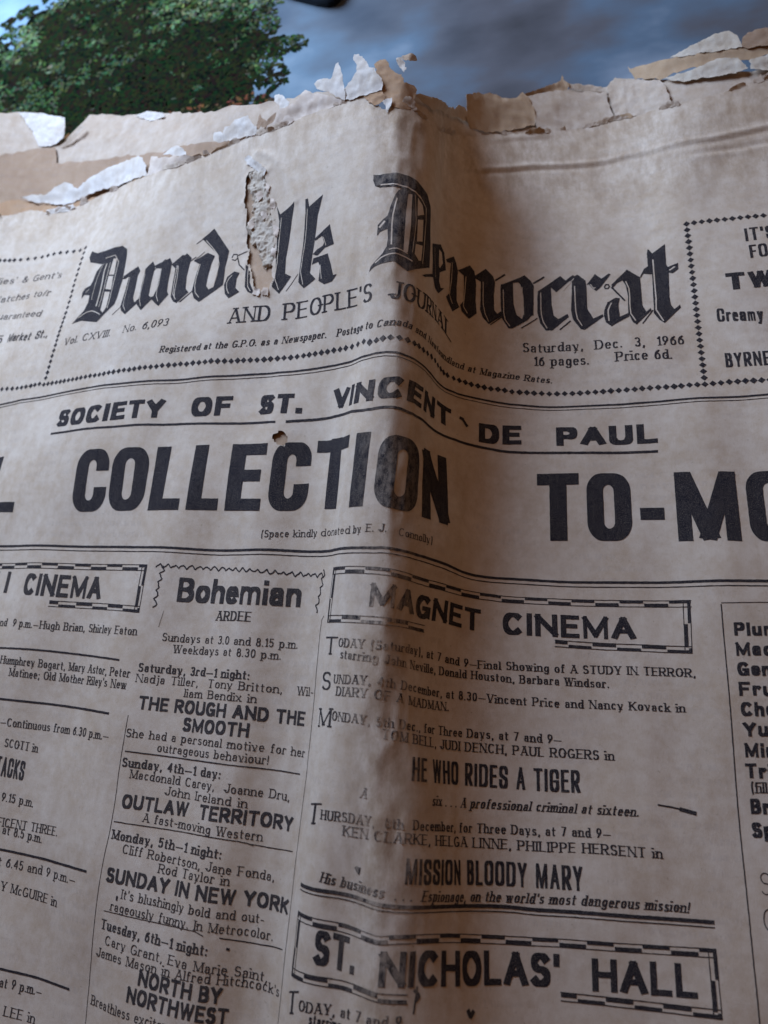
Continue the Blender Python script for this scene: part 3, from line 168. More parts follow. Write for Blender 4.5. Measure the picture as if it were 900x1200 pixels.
CRUST=[[14.17,119.39],[16.46,119.64],[19.11,119.21],[20.85,117.36],[21.0,114.04],[22.12,110.23],[22.92,106.52],[24.39,102.39],[25.29,97.87],[25.25,94.09],[25.91,89.87],[25.35,86.65],[24.03,85.46],[22.21,86.0],[20.67,86.51],[19.9,90.06],[19.24,93.01],[17.26,94.21],[15.05,97.45],[14.44,100.66],[15.17,103.3],[16.33,104.72],[15.52,107.65],[15.35,110.73],[14.26,112.92],[14.75,115.59]]
FLAP=[[17.03,124.61],[20.13,123.15],[23.56,121.05],[27.06,116.75],[29.88,112.69],[32.08,107.78],[33.2,104.3]]
CREASES=[[[[93.11,127.63],[108.35,134.85],[121.4,139.05],[141.02,141.74],[153.23,143.49],[165.09,141.94],[177.6,141.13],[187.77,142.66],[202.79,145.01]],0.45],[[[167.25,136.49],[177.19,136.37],[187.21,136.93],[202.06,138.66]],-0.35],[[[103.56,144.79],[115.64,149.62],[127.2,152.63]],0.2]]
GOTHIC=[[[-53.54,106.59],[-49.26,104.33],[-44.91,104.06],[-40.13,104.37],[-36.73,104.03],[-34.14,102.27],[-33.53,99.33],[-33.32,96.61],[-33.24,93.41],[-33.11,90.63],[-33.44,88.16],[-33.79,84.0],[-34.36,81.47],[-37.53,78.81],[-40.48,75.8],[-43.75,76.41],[-47.75,77.37],[-52.54,77.17],[-50.75,78.65],[-47.82,80.96],[-46.68,83.96],[-46.95,86.9],[-49.84,87.71],[-50.98,86.52],[-51.58,89.03],[-50.48,90.39],[-47.95,90.83],[-47.23,92.33],[-46.5,96.07],[-44.47,98.49],[-47.84,99.73],[-52.09,101.42],[-53.93,104.09]],[[-26.09,93.51],[-24.53,91.44],[-25.36,89.84],[-25.36,86.22],[-25.54,81.88],[-24.33,79.91],[-22.78,79.39],[-27.92,76.42],[-30.4,78.35],[-31.18,80.07],[-30.58,85.44],[-30.14,90.84],[-31.92,90.37],[-33.11,90.63],[-32.8,91.72],[-29.79,92.69]],[[-19.45,93.7],[-18.2,91.71],[-18.4,89.43],[-18.66,85.89],[-18.61,81.31],[-16.82,80.05],[-20.75,76.51],[-22.35,78.14],[-23.45,79.52],[-24.51,79.85],[-22.55,80.97],[-22.56,85.57],[-22.19,89.86],[-22.24,91.41]],[[-13.24,94.25],[-12.18,92.37],[-12.2,89.8],[-12.22,85.68],[-11.92,82.03],[-11.11,80.81],[-13.96,77.05],[-15.74,78.39],[-18.06,80.62],[-16.71,80.79],[-15.95,83.5],[-15.79,88.59],[-15.83,90.65],[-17.77,90.98],[-18.42,92.0],[-16.01,92.97]],[[-7.21,95.25],[-5.18,93.35],[-5.54,91.11],[-5.75,87.02],[-5.18,82.28],[-3.8,80.82],[-7.37,77.28],[-8.87,78.07],[-9.8,79.73],[-9.77,83.35],[-9.95,89.59],[-10.66,91.1],[-11.91,91.73],[-9.86,93.17]],[[-2.33,99.72],[1.77,102.61],[8.57,93.75],[8.0,88.33],[8.37,81.9],[4.2,79.14],[3.43,80.95],[5.06,81.66],[5.6,85.87],[4.94,92.63]],[[0.61,94.36],[3.36,92.88],[2.5,89.86],[2.19,85.64],[2.24,82.41],[3.46,80.81],[4.27,79.13],[0.77,76.88],[-1.38,78.42],[-2.65,81.1],[-2.45,86.27],[-1.82,90.7],[-4.14,92.1]],[[-12.32,91.76],[-8.77,94.84],[-6.25,94.31],[-7.37,90.53],[-7.21,84.72],[-6.13,81.67],[-4.36,80.37],[-7.35,77.62],[-9.19,78.56],[-10.12,79.97],[-10.44,85.09],[-10.58,90.17]],[[8.81,81.83],[9.44,84.58],[11.63,86.13],[13.71,85.31],[13.03,83.32],[13.18,80.14],[14.87,78.53],[11.44,76.74],[9.81,78.5]],[[15.64,89.82],[17.18,89.02],[17.72,84.72],[17.96,81.27],[19.56,78.39],[19.42,77.2],[17.61,78.24],[16.41,80.07],[15.94,84.97]],[[25.03,105.19],[26.6,101.98],[32.53,104.21],[31.28,99.42],[30.45,93.49],[29.54,87.47],[29.69,82.72],[31.95,81.4],[28.29,76.45],[25.86,78.76],[25.44,81.08],[26.57,81.58],[26.05,87.46],[26.0,94.48],[26.41,99.72]],[[36.41,103.88],[37.33,103.91],[37.93,101.21],[43.04,103.44],[41.26,97.86],[40.32,91.59],[39.18,85.32],[38.68,81.23],[40.93,78.88],[36.62,76.98],[34.66,79.07],[34.73,80.89],[35.09,85.08],[35.9,92.15],[36.51,99.81]],[[40.1,91.05],[45.8,93.8],[47.65,87.41],[44.14,87.25],[41.33,85.66],[39.5,86.56],[41.0,87.54],[43.31,88.08],[43.83,88.82],[42.96,91.15],[40.35,90.39]],[[39.8,85.28],[45.45,85.21],[46.88,81.43],[47.83,78.25],[49.14,78.17],[47.56,76.45],[44.52,76.34],[42.18,77.96],[42.66,82.01],[41.75,83.75],[39.29,83.49]],[[59.53,105.25],[61.42,104.94],[64.02,105.29],[67.75,105.72],[70.54,105.69],[73.28,105.04],[76.16,103.61],[77.94,100.78],[78.74,96.81],[79.93,88.65],[80.12,82.12],[74.69,78.35],[71.85,76.39],[69.86,77.1],[67.94,77.94],[64.72,77.4],[62.86,76.79],[61.31,75.55],[61.62,76.81],[63.43,78.89],[64.77,80.41],[65.66,82.44],[65.69,84.92],[65.28,87.81],[63.33,86.98],[62.7,85.8],[62.47,89.11],[63.69,90.72],[64.87,91.81],[65.31,94.63],[66.15,98.45],[66.87,100.13],[67.83,101.16],[61.87,100.76],[60.45,101.51],[59.67,103.32]],[[81.23,90.96],[89.06,96.48],[91.25,95.05],[92.44,89.68],[89.32,87.04],[89.06,83.89],[90.15,82.31],[91.96,83.17],[88.95,79.73],[86.18,79.7],[83.76,81.58],[78.11,77.83],[76.86,77.76],[82.78,82.0],[82.69,86.18]],[[92.22,93.3],[95.51,96.09],[96.63,94.24],[97.33,91.69],[97.05,85.94],[97.24,81.41],[98.28,79.76],[95.78,77.29],[94.01,79.48],[92.91,80.95],[94.33,82.84],[94.33,89.33],[94.43,93.15],[92.77,92.69]],[[97.22,92.02],[101.34,95.28],[102.91,93.59],[103.54,88.92],[103.52,83.3],[104.02,79.31],[101.7,76.88],[99.17,78.71],[98.53,80.53],[99.61,82.26],[99.62,87.83],[99.39,91.06]],[[103.12,92.06],[106.61,95.59],[109.12,93.66],[109.82,91.5],[109.39,86.61],[109.71,82.1],[110.88,81.1],[112.0,82.37],[112.83,81.23],[108.08,76.81],[106.06,78.35],[105.02,80.76],[105.08,85.3],[104.99,90.32],[103.14,91.11]],[[111.83,91.72],[115.97,93.78],[116.18,85.82],[117.23,82.27],[118.89,81.22],[122.33,83.3],[120.5,80.83],[115.97,77.53],[114.7,77.26],[112.39,80.19],[111.88,84.65],[111.65,89.75]],[[111.92,91.65],[119.81,97.03],[121.66,95.29],[122.66,93.41],[122.41,82.83],[118.88,81.03],[119.51,83.55],[119.35,89.23],[118.37,93.4],[117.69,94.01],[115.97,93.39]],[[123.84,91.51],[127.08,94.13],[130.72,96.94],[132.26,95.19],[134.48,97.0],[135.13,96.35],[129.39,91.04],[127.85,92.85],[127.91,86.51],[128.41,82.65],[129.74,81.28],[132.5,82.94],[132.81,81.76],[127.91,77.46],[125.97,77.56],[124.38,80.03],[123.57,83.81],[123.64,88.6]],[[132.89,95.53],[135.89,96.98],[138.16,94.55],[138.34,92.0],[138.3,84.37],[139.96,80.85],[142.55,81.96],[142.89,81.21],[137.27,77.2],[136.21,77.48],[134.01,80.87],[133.53,84.15],[133.9,89.87],[134.11,94.28]],[[138.38,92.97],[140.98,96.76],[142.84,94.88],[145.07,96.73],[145.6,96.36],[142.3,91.47],[141.1,90.39],[139.81,91.85],[139.01,93.15]],[[145.55,92.29],[150.52,98.32],[154.23,95.5],[154.2,91.36],[154.09,84.68],[155.01,82.0],[156.36,83.41],[156.55,82.54],[151.99,77.34],[150.93,78.27],[149.82,81.54],[150.13,87.74],[149.81,91.82],[148.97,94.01],[147.42,93.03],[145.88,91.17]],[[143.1,83.29],[144.17,86.0],[146.53,87.37],[147.75,87.24],[147.23,84.79],[147.38,80.46],[150.02,81.68],[150.01,80.32],[144.91,77.45],[143.4,78.96],[142.94,81.44]],[[157.03,105.69],[157.57,105.21],[158.25,103.79],[162.15,106.04],[161.95,98.62],[162.38,97.79],[165.24,98.49],[165.13,96.35],[163.56,95.35],[162.41,95.79],[161.96,87.11],[162.08,84.17],[162.97,82.53],[164.56,83.99],[164.73,82.93],[159.77,77.54],[158.4,78.82],[157.06,81.4],[157.32,84.54],[157.76,96.17],[155.28,96.72],[154.4,95.13],[154.25,95.76],[155.6,98.59],[156.72,99.35],[156.76,103.89]]]
INLINES=[[[[-39.61,99.66],[-38.01,99.45],[-37.66,93.21],[-40.02,93.61]],0],[[[-40.0,93.07],[-37.91,92.71],[-37.54,87.5],[-40.16,88.12]],0],[[[-40.11,87.04],[-37.81,86.69],[-37.74,80.94],[-38.78,78.98],[-39.95,80.19]],0],[[[-42.23,98.32],[-42.6,95.74],[-42.29,91.29],[-42.19,86.93],[-42.38,81.86]],1.9],[[[-43.87,98.8],[-44.94,94.58],[-45.44,89.71],[-45.23,84.76]],0.7],[[[-43.65,100.71],[-39.53,101.02],[-37.37,100.18],[-36.85,97.91],[-37.01,93.09],[-37.06,86.15],[-37.18,80.44]],1.0],[[[-40.68,98.39],[-40.82,91.04],[-40.83,85.64],[-41.08,81.4]],0.8],[[[-49.62,78.66],[-47.42,79.7],[-44.9,80.4],[-42.55,80.02],[-39.86,78.49]],1.2],[[[-49.33,88.41],[-47.81,89.41]],0.8],[[[-29.47,90.41],[-29.83,84.74],[-29.82,80.04],[-28.22,77.87]],0.75],[[[-21.87,89.79],[-22.16,84.98],[-22.23,80.91],[-21.08,77.92]],0.75],[[[-15.7,90.53],[-15.58,86.01],[-15.77,81.44],[-14.43,78.63]],0.75],[[[-9.73,91.11],[-9.24,87.45],[-9.09,82.24],[-8.53,79.06]],0.75],[[[-0.71,98.9],[5.0,92.28],[5.38,88.03],[4.98,82.03]],0.85],[[[-1.5,90.59],[-2.06,85.5],[-1.64,81.11],[0.39,78.56]],0.85],[[[-10.06,91.19],[-9.82,84.29],[-9.39,80.61],[-7.96,78.63]],0.85],[[[11.17,84.87],[9.78,82.97],[10.15,80.22],[11.26,78.3]],0.85],[[[16.86,88.8],[17.06,84.12],[17.51,79.95],[18.75,78.13]],0.85],[[[27.11,100.8],[26.73,94.32],[26.61,87.37],[26.38,80.96],[27.96,77.7]],0.85],[[[37.25,100.8],[36.78,93.13],[35.69,86.16],[35.21,80.18],[36.31,78.14]],0.85],[[[43.44,90.71],[44.66,87.81]],0.85],[[[42.62,82.62],[43.34,78.25]],0.85],[[[69.6,99.8],[70.76,100.27],[71.17,92.23],[71.38,81.97],[70.09,81.53],[69.55,91.62]],0],[[[72.63,100.27],[74.48,98.85],[75.34,96.15],[73.03,94.35]],0],[[[73.16,93.17],[75.17,94.34],[75.68,87.56],[73.63,86.41]],0],[[[73.41,85.43],[75.82,86.33],[75.89,81.58],[75.0,81.08],[73.36,82.39]],0],[[[71.63,100.44],[72.64,92.91],[72.65,82.49]],0.6],[[[73.19,101.48],[75.76,99.68],[76.44,92.92],[76.62,81.15]],0.9],[[[61.97,101.59],[67.76,101.9],[70.95,101.7],[73.85,100.82]],1.7],[[[66.77,97.46],[66.21,91.29],[66.77,82.93]],1.5],[[[62.96,77.76],[65.4,79.67],[69.15,80.44],[72.95,79.86]],1.5],[[[63.01,88.24],[64.3,90.22]],2.2],[[[66.31,81.45],[68.62,81.99],[71.34,81.53]],1.2],[[[88.06,94.04],[89.77,94.07],[90.68,90.93],[89.23,88.36],[88.46,88.53]],0],[[[83.93,91.65],[84.82,87.76],[86.2,83.31]],0.9],[[[94.91,93.64],[94.92,87.29],[94.3,82.36],[95.57,79.78]],0.9],[[[100.17,90.84],[99.92,84.66],[99.64,80.45],[101.06,78.5]],0.9],[[[105.72,90.52],[105.97,82.8],[106.98,79.03],[107.91,77.65]],0.9],[[[112.62,89.97],[112.9,83.1],[113.47,80.03],[115.13,78.04]],1.1],[[[118.87,92.52],[118.92,87.26],[119.38,82.59]],1.1],[[[116.74,93.33],[117.17,89.82],[117.74,84.71],[118.07,81.94]],3.2],[[[124.72,91.02],[124.69,84.76],[125.14,80.95],[126.38,78.33]],1.1],[[[131.56,91.52],[134.72,95.63]],0.9],[[[134.85,92.74],[134.87,85.98],[135.12,81.75],[136.63,78.56]],1.2],[[[149.81,93.63],[150.65,90.31],[150.47,81.77],[151.78,78.7]],1.3],[[[145.29,85.64],[144.23,83.13],[144.32,79.38]],1.5],[[[158.36,101.53],[158.22,92.59],[158.14,84.49],[157.92,81.96],[159.54,78.29]],1.5],[[[162.65,96.53],[164.29,97.4]],1.7],[[[139.47,93.11],[140.38,91.55],[140.97,91.72]],1.0]]
HAIRLINES=[[[[-34.2,77.51],[-30.68,79.97]],0.9],[[[-18.68,89.99],[-14.73,93.92]],0.9],[[[-6.12,77.49],[-2.63,80.93]],0.9],[[[-5.97,91.93],[-3.51,93.47]],1.2],[[[-4.32,98.14],[-1.06,100.21]],0.9],[[[-4.14,92.1],[-0.66,94.91]],0.8],[[[9.91,91.13],[10.47,92.2],[11.73,91.98],[12.13,90.76],[11.31,90.01],[10.14,90.54]],1.0],[[[12.16,91.57],[16.01,92.31]],1.0],[[[12.13,90.76],[13.05,88.2],[15.36,85.89]],1.3],[[[30.54,76.94],[34.38,81.69]],0.8],[[[-6.6,77.54],[-2.39,81.21]],0.8],[[[109.82,92.31],[113.3,95.81]],1.9],[[[108.61,76.74],[112.57,80.7]],1.2],[[[122.47,94.27],[125.94,96.9]],2.0],[[[118.66,77.97],[123.62,81.91]],1.2],[[[130.04,77.5],[133.32,80.43]],1.5],[[[143.55,91.68],[143.9,92.54],[144.67,92.48],[144.98,91.71],[144.48,91.0],[143.75,91.07],[143.55,91.68]],1.4],[[[145.51,91.53],[149.15,86.23]],1.9],[[[153.67,77.62],[156.93,82.52]],1.5]]
SCRAPS=[
["inner_page","back",[[-133.03,177.73,-3.2],[-114.6,182.82,-3.2],[-104.59,182.06,-3.2],[-94.19,179.71,-3.2],[-92.41,174.46,-3.2],[-92.24,169.44,-3.2],[-93.1,165.4,-3.2],[-88.86,171.49,-3.2],[-84.67,176.7,-3.2],[-82.97,179.35,-3.2],[-76.29,178.67,-3.2],[-62.54,174.03,-3.2],[-50.98,171.9,-3.2],[-37.25,165.07,-3.2],[-7.34,150.65,-3.2],[-0.84,150.52,-3.2],[6.32,147.81,-3.2],[17.72,145.56,-3.2],[25.5,144.45,-3.2],[36.88,142.56,-3.2],[51.83,140.32,-3.2],[58.3,124.04,-3.2],[14.5,112.26,-3.2],[-64.23,110.74,-3.2],[-113.37,102.64,-3.2]]],
["inner_page","brown",[[-127.31,155.92,-3],[-115.89,160.33,-2.6],[-103.21,164.49,-2.4],[-94.21,165.02,-2.2],[-91.02,157.1,-2.4],[-77.02,155.14,-2.2],[-54.88,151.99,-2.2],[-26.74,141.57,-2.2],[-1.39,136.12,-2.2],[12.82,135.97,-2.2],[22.69,136.56,-2.2],[38.36,137.69,-2],[53.05,136.24,-1.8],[58.92,122.55,-1.6],[15.59,111.3,-1.8],[-62.17,109.21,-2],[-112.78,101.96,-2]]],  # shading band: dim valley between sheets painted as a darker brown sheet
["folded_corner","white",[[-113.92,181.91,-2.2],[-103.25,180.81,-1.5],[-92.04,177.56,-1],[-90.57,172.35,-1.2],[-91.21,168.03,-1.8],[-95.99,165.37,-2.4],[-101.88,165.89,-2.6],[-106.14,172.58,-2.6]]],
["torn_strip","back",[[-92.29,164.59,-2.4],[-87.52,168.16,-1.6],[-82.1,172.72,-0.8],[-80.97,171.05,-1.0],[-85.82,167.27,-1.8],[-89.97,164.71,-2.4]]],
["torn_strip","white",[[-58.21,172.22,-2.8],[-50.99,170.96,-2.2],[-41.54,166.67,-2.4],[-39.17,163.93,-2.8],[-48.54,166.23,-3]]],
["torn_strip","orange",[[-117.78,133.82,-0.7],[-107.95,137.06,-0.7],[-107.37,138.68,-0.7],[-98.74,138.44,-0.7],[-87.01,135.45,-0.7],[-75.86,135.19,-0.7],[-56.34,134.87,-0.7],[-34.28,132.88,-0.7],[-15.04,130.38,-0.7],[0.55,131.33,-0.7],[14.58,132.07,-0.7],[29.2,132.56,-0.7],[45.38,134.39,-0.7],[52.01,135.2,-0.7],[54.34,129.83,-0.7],[25.15,126.42,-0.7],[-53.14,127.42,-0.7],[-83.57,126.6,-0.7],[-114.81,122.7,-0.7]]],
["torn_strip","white",[[-100.57,139.61,0.33],[-94.41,140.21,0.66],[-88.43,139.1,0.77],[-86.37,140.96,0.99],[-84.36,141.96,0.83],[-80.78,143.09,1.1],[-77.02,142.22,0.88],[-73.9,139.5,0.66],[-71.43,141.54,0.88],[-68.62,142.96,0.77],[-60.45,145.26,0.94],[-49.33,144.95,0.99],[-43.53,143.41,0.99],[-38.22,141.01,0.77],[-35.12,136.3,0.11],[-33.39,131.51,-0.4],[-45.19,134.03,-0.4],[-61.39,137.05,-0.4],[-69.91,136.88,-0.4],[-75.67,134.14,-0.4],[-81.43,134.61,-0.2],[-87.7,135.76,0.0],[-94.85,137.27,0.0]]],
["torn_strip","pale",[[-32.69,130.86,-0.4],[-33.19,136.78,0.33],[-32.78,138.69,0.55],[-25.33,135.25,0.66],[-13.04,131.16,0.55],[-5.31,129.98,0.44],[2.21,131.05,0.33],[7.94,131.59,0.33],[15.42,130.88,0.17],[14.33,130.7,-0.4],[-6.07,130.2,-0.5],[-18.38,129.22,-0.5]]],
["torn_chip","white",[[-25.37,136.67,0.33],[-21.85,137.47,0.55],[-18.66,137.53,0.77],[-16.18,135.73,0.72],[-12.92,131.87,0.44],[-18.68,133.18,0.28]]],
["torn_strip","white",[[-2.46,135.62,0.66],[-1.81,136.88,0.83],[0.08,136.58,0.88],[1.63,135.23,0.77],[2.25,137.05,0.99],[4.88,137.01,1.1],[6.8,138.23,1.1],[9.28,137.99,1.1],[11.63,138.15,1.1],[13.6,135.49,0.88],[15.86,132.8,0.66],[16.47,130.81,0.22],[11.99,131.05,0.11],[5.52,131.94,0.11],[-0.28,132.8,0.22],[-2.0,134.04,0.5]]],
["torn_strip","brown",[[15.28,131.82,0.17],[15.75,134.79,0.5],[16.62,137.32,0.88],[18.31,134.68,0.77],[19.7,133.7,0.66],[21.52,135.15,0.77],[23.08,135.81,0.83],[22.55,133.76,0.55],[19.33,132.25,0.33],[16.71,130.82,0.11]]],
["torn_strip","pale",[[16.17,130.61,-0.2],[19.23,132.36,0.22],[22.6,133.44,0.55],[24.06,136.05,0.88],[29.8,136.68,1.1],[31.14,138.31,1.21],[33.35,139.99,1.32],[35.65,138.39,1.21],[38.42,137.29,1.1],[43.31,134.76,0.88],[47.4,132.64,0.55],[47.53,132.1,0.11],[40.21,131.85,-0.3],[31.18,131.09,-0.4],[23.22,130.94,-0.4]]],
["torn_chip","white",[[21.48,142.15,1.1],[23.07,141.92,1.43],[24.91,141.14,1.54],[25.75,139.67,1.43],[27.86,137.56,1.21],[26.99,136.19,0.99],[24.69,135.62,0.77],[23.76,138.24,0.99],[22.19,139.74,0.99]]],
["torn_strip","white",[[36.45,141.4,1.43],[37.65,142.07,1.65],[39.84,141.56,1.76],[42.28,140.78,1.76],[43.06,142.94,2.2],[43.47,145.34,2.53],[44.64,145.27,2.53],[45.72,142.92,2.31],[46.5,140.18,1.98],[47.28,136.24,1.32],[47.65,132.88,0.55],[45.57,133.99,0.66],[42.59,136.11,0.99],[39.49,137.89,1.1],[37.19,139.78,1.21]]],
["torn_strip","white",[[46.72,133.45,0.55],[47.13,136.5,1.1],[48.23,138.0,1.43],[49.83,139.44,1.65],[50.95,140.6,1.98],[50.63,142.73,2.42],[49.32,145.64,2.75],[49.81,146.6,2.86],[51.2,146.41,2.86],[52.4,144.38,2.64],[54.02,142.88,2.42],[54.93,140.73,2.2],[56.65,139.95,1.98],[58.05,137.34,1.65],[59.16,135.34,1.43],[58.84,133.12,0.99],[56.34,132.62,0.66],[52.81,133.03,0.44],[48.93,132.5,0.22]]],
["torn_strip","orange",[[56.01,142.69,0.88],[56.91,143.93,0.99],[58.86,143.97,0.99],[60.06,141.57,0.88],[61.96,139.27,0.77],[63.71,138.26,0.77],[64.71,135.52,0.66],[67.57,136.23,0.55],[68.51,134.9,0.44],[68.1,132.16,0.22],[67.33,127.77,0.06],[63.73,126.93,0.06],[60.35,129.06,0.17],[58.34,134.3,0.44],[56.93,138.49,0.66]]],
["torn_strip","orange",[[52.71,133.21,0.28],[55.7,133.44,0.55],[58.52,133.37,0.77],[60.15,131.55,0.66],[59.87,129.41,0.44],[57.45,128.41,0.22],[55.45,129.99,0.17]]],
["torn_chip","white",[[61.91,142.32,2.53],[62.72,142.78,2.75],[63.52,143.22,2.75],[64.2,141.06,2.31],[64.93,138.62,1.87],[64.34,137.98,1.76],[63.0,140.15,2.09]]],
["torn_chip","tan",[[63.52,143.22,2.75],[64.94,143.76,2.86],[66.64,143.77,2.86],[66.98,142.79,2.75],[65.39,141.65,2.64],[63.9,141.68,2.53]]],
["torn_chip","white",[[59.48,129.12,0.77],[60.66,129.63,1.1],[62.05,129.72,1.32],[62.43,128.18,1.1],[61.62,126.8,0.66],[61.25,125.39,0.28],[60.3,127.81,0.55]]],
["torn_chip","white",[[-86.85,132.37,0.28],[-83.43,132.48,0.5],[-79.1,132.39,0.66],[-73.68,132.33,0.66],[-71.87,131.21,0.44],[-75.52,130.21,0.17],[-84.03,130.59,0.11],[-86.44,130.54,0.11]]],
["torn_strip","white",[[11.91,123.38,0.11],[13.78,124.1,0.44],[16.48,121.79,0.66],[19.31,119.08,0.66],[21.27,116.72,0.5],[20.42,115.47,0.17],[18.35,116.85,0.11],[15.57,119.53,0.11],[13.45,121.22,0.11]]],
["torn_chip","pale",[[22.62,108.42,0.14],[24.86,106.39,0.41],[24.44,103.67,0.14],[23.31,104.89,0.41]]],
["torn_chip","pale",[[24.02,99.71,0.14],[26.58,97.39,0.41],[26.23,94.63,0.14],[24.79,95.88,0.41]]],
["torn_chip","pale",[[20.81,113.47,0.14],[22.71,111.77,0.41],[22.25,109.59,0.14],[21.13,110.82,0.41]]],
["torn_chip","pale",[[24.3,92.01,0.14],[26.42,90.66,0.41],[25.87,88.15,0.14],[24.46,89.07,0.41]]],
["torn_chip","pale",[[14.76,101.64,0.14],[16.8,102.2,0.41],[17.68,100.5,0.14],[16.44,98.93,0.41]]],
["torn_chip","pale",[[19.0,104.09,0.14],[21.42,104.24,0.41],[21.95,102.35,0.14],[20.32,101.47,0.41]]],
["torn_chip","pale",[[17.07,110.54,0.14],[19.18,111.01,0.41],[20.02,109.04,0.14],[18.36,107.93,0.41]]],
["torn_chip","pale",[[19.6,77.06,0.14],[20.55,79.09,0.41],[22.18,78.54,0.14],[22.13,75.85,0.41]]],
["torn_chip","pale",[[22.46,76.54,0.14],[23.15,78.57,0.41],[24.7,78.58,0.14],[24.89,75.91,0.41]]],
["inner_page","tan2",[[61.27,126.2,-0.9],[62.51,131.31,-0.9],[68.03,134.39,-0.9],[77.76,139.33,-0.9],[91.49,150.12,-0.9],[99.56,153.45,-0.9],[110.03,157.38,-0.9],[115.9,159.74,-0.9],[120.01,169.97,-0.9],[127.74,173.19,-0.9],[135.23,175.9,-0.9],[148.33,176.27,-0.9],[149.79,178.29,-0.9],[151.5,179.77,-0.9],[158.43,176.23,-0.9],[165.67,171.35,-0.9],[172.15,167.26,-0.9],[182.48,166.14,-0.9],[192.67,166.28,-0.9],[207.67,166.89,-0.9],[204.96,140.13,-0.9],[143.62,134.69,-0.9],[104.42,125.24,-0.9],[63.34,107.49,-0.9]]],
["torn_strip","tan2",[[67.79,133.46,0.0],[71.42,134.56,0.22],[76.59,137.61,0.44],[89.14,146.94,0.55],[94.02,152.29,0.66],[98.09,154.84,0.55],[99.75,151.24,-0.2],[91.68,146.55,-0.2],[74.43,132.72,-0.3]]],
["torn_strip","orange2",[[97.36,159.32,0.99],[100.71,162.19,1.21],[106.7,165.43,1.21],[110.64,165.55,1.1],[115.28,165.44,0.99],[119.13,169.13,1.1],[120.64,168.39,0.99],[122.49,165.29,0.66],[123.14,161.63,0.33],[123.87,157.59,-0.3],[115.76,154.04,-0.4],[106.85,150.58,-0.4],[101.06,149.05,-0.4],[98.85,150.48,0.0]]],
["torn_strip","orange2",[[115.39,165.82,0.66],[119.79,168.73,0.88],[127.16,173.54,1.1],[131.92,176.48,1.21],[133.07,179.42,1.54],[133.68,177.02,1.32],[135.54,175.72,0.99],[134.73,173.76,0.55],[127.36,171.74,0.33],[120.27,168.41,0.22]]],
["torn_strip","tan2",[[119.95,168.61,0.33],[124.33,170.26,0.55],[130.23,172.57,0.66],[135.58,173.36,0.66],[142.08,173.49,0.66],[147.81,172.64,0.66],[148.0,170.4,0.55],[149.2,165.86,0.28],[149.85,161.94,-0.1],[144.54,159.49,-0.3],[133.11,156.29,-0.4],[124.46,154.85,-0.4],[123.51,159.44,0.0],[122.61,164.28,0.22]]],
["torn_strip","tan2",[[134.74,176.64,0.77],[137.66,176.38,0.99],[142.71,176.24,0.99],[147.87,174.32,0.88],[147.56,173.19,0.55],[142.15,174.14,0.44],[135.67,174.41,0.44]]],
["torn_strip","tan2",[[148.19,174.64,0.55],[149.41,176.47,0.77],[151.47,177.62,0.99],[157.93,174.51,0.99],[165.47,169.52,0.99],[166.56,166.84,0.77],[167.53,162.79,0.55],[168.12,157.86,0.06],[160.83,158.95,-0.3],[150.59,160.45,-0.3],[149.73,165.16,0.11]]],
["torn_strip","orange2",[[155.47,182.53,0.88],[156.52,180.45,0.88],[160.32,179.66,1.1],[163.96,177.84,1.32],[167.45,176.91,1.54],[173.09,176.22,1.76],[182.83,174.11,1.76],[190.89,174.43,1.76],[199.14,174.41,1.76],[205.31,174.25,1.65],[204.84,168.62,1.1],[197.66,170.23,0.88],[192.1,169.39,0.77],[188.14,170.17,0.77],[180.08,170.0,0.66],[169.93,170.6,0.44],[166.19,170.53,0.33],[157.57,175.79,0.33],[156.62,178.39,0.55]]],
["folded_corner","white2",[[169.07,176.73,1.87],[173.21,177.17,2.2],[179.52,178.97,2.53],[183.79,180.31,2.75],[187.0,180.22,2.75],[189.11,178.19,2.53],[190.09,174.59,2.09],[189.98,173.33,1.98],[181.54,173.62,1.87],[173.0,175.01,1.87]]],
["torn_strip","brown",[[190.01,173.67,1.98],[190.51,176.48,2.2],[192.13,178.21,2.53],[194.41,178.85,2.75],[199.39,178.77,2.75],[205.47,178.08,2.75],[204.85,171.41,2.2],[196.38,172.57,2.09],[191.42,172.69,1.98]]],
["torn_strip","white2",[[166.46,170.26,0.44],[172.43,169.03,0.77],[177.51,169.59,1.1],[182.61,171.1,1.32],[188.5,170.08,1.43],[189.86,167.99,1.21],[191.45,165.9,0.99],[187.66,164.9,0.66],[182.15,164.8,0.44],[172.14,166.06,0.22]]],
["torn_strip","white2",[[191.68,168.67,1.21],[197.47,169.68,1.43],[204.89,170.12,1.54],[204.43,163.84,0.77],[198.33,163.81,0.55],[192.23,165.43,0.66]]]]
CREST=[[64.27,124.1],[65.11,106.9],[66.79,90.49],[68.15,74.95],[70.09,55.3],[71.78,38.82],[73.9,18.52],[75.19,-0.9],[76.02,-19.36],[77.37,-40.59],[79.0,-58.84],[80.78,-76.13],[82.53,-92.46],[83.48,-102.65]]
TREE=[[-230.66,191.26],[-262.19,287.58],[-214.75,296.74],[-183.35,260.0],[-178.7,264.03],[-180.67,278.71],[-177.59,286.66],[-170.67,289.03],[-161.04,286.08],[-157.77,293.45],[-169.86,323.45],[-164.96,365.06],[-131.13,397.8],[-86.25,366.26],[-57.15,318.8],[-43.09,280.73],[-46.67,260.12],[-45.36,249.66],[-40.16,243.16],[-40.17,235.41],[-34.79,230.03],[-34.56,224.31],[-38.84,222.71],[-40.0,216.53],[-37.51,209.46],[-40.68,201.3],[-42.2,189.37],[-48.59,178.03],[-84.13,173.33]]
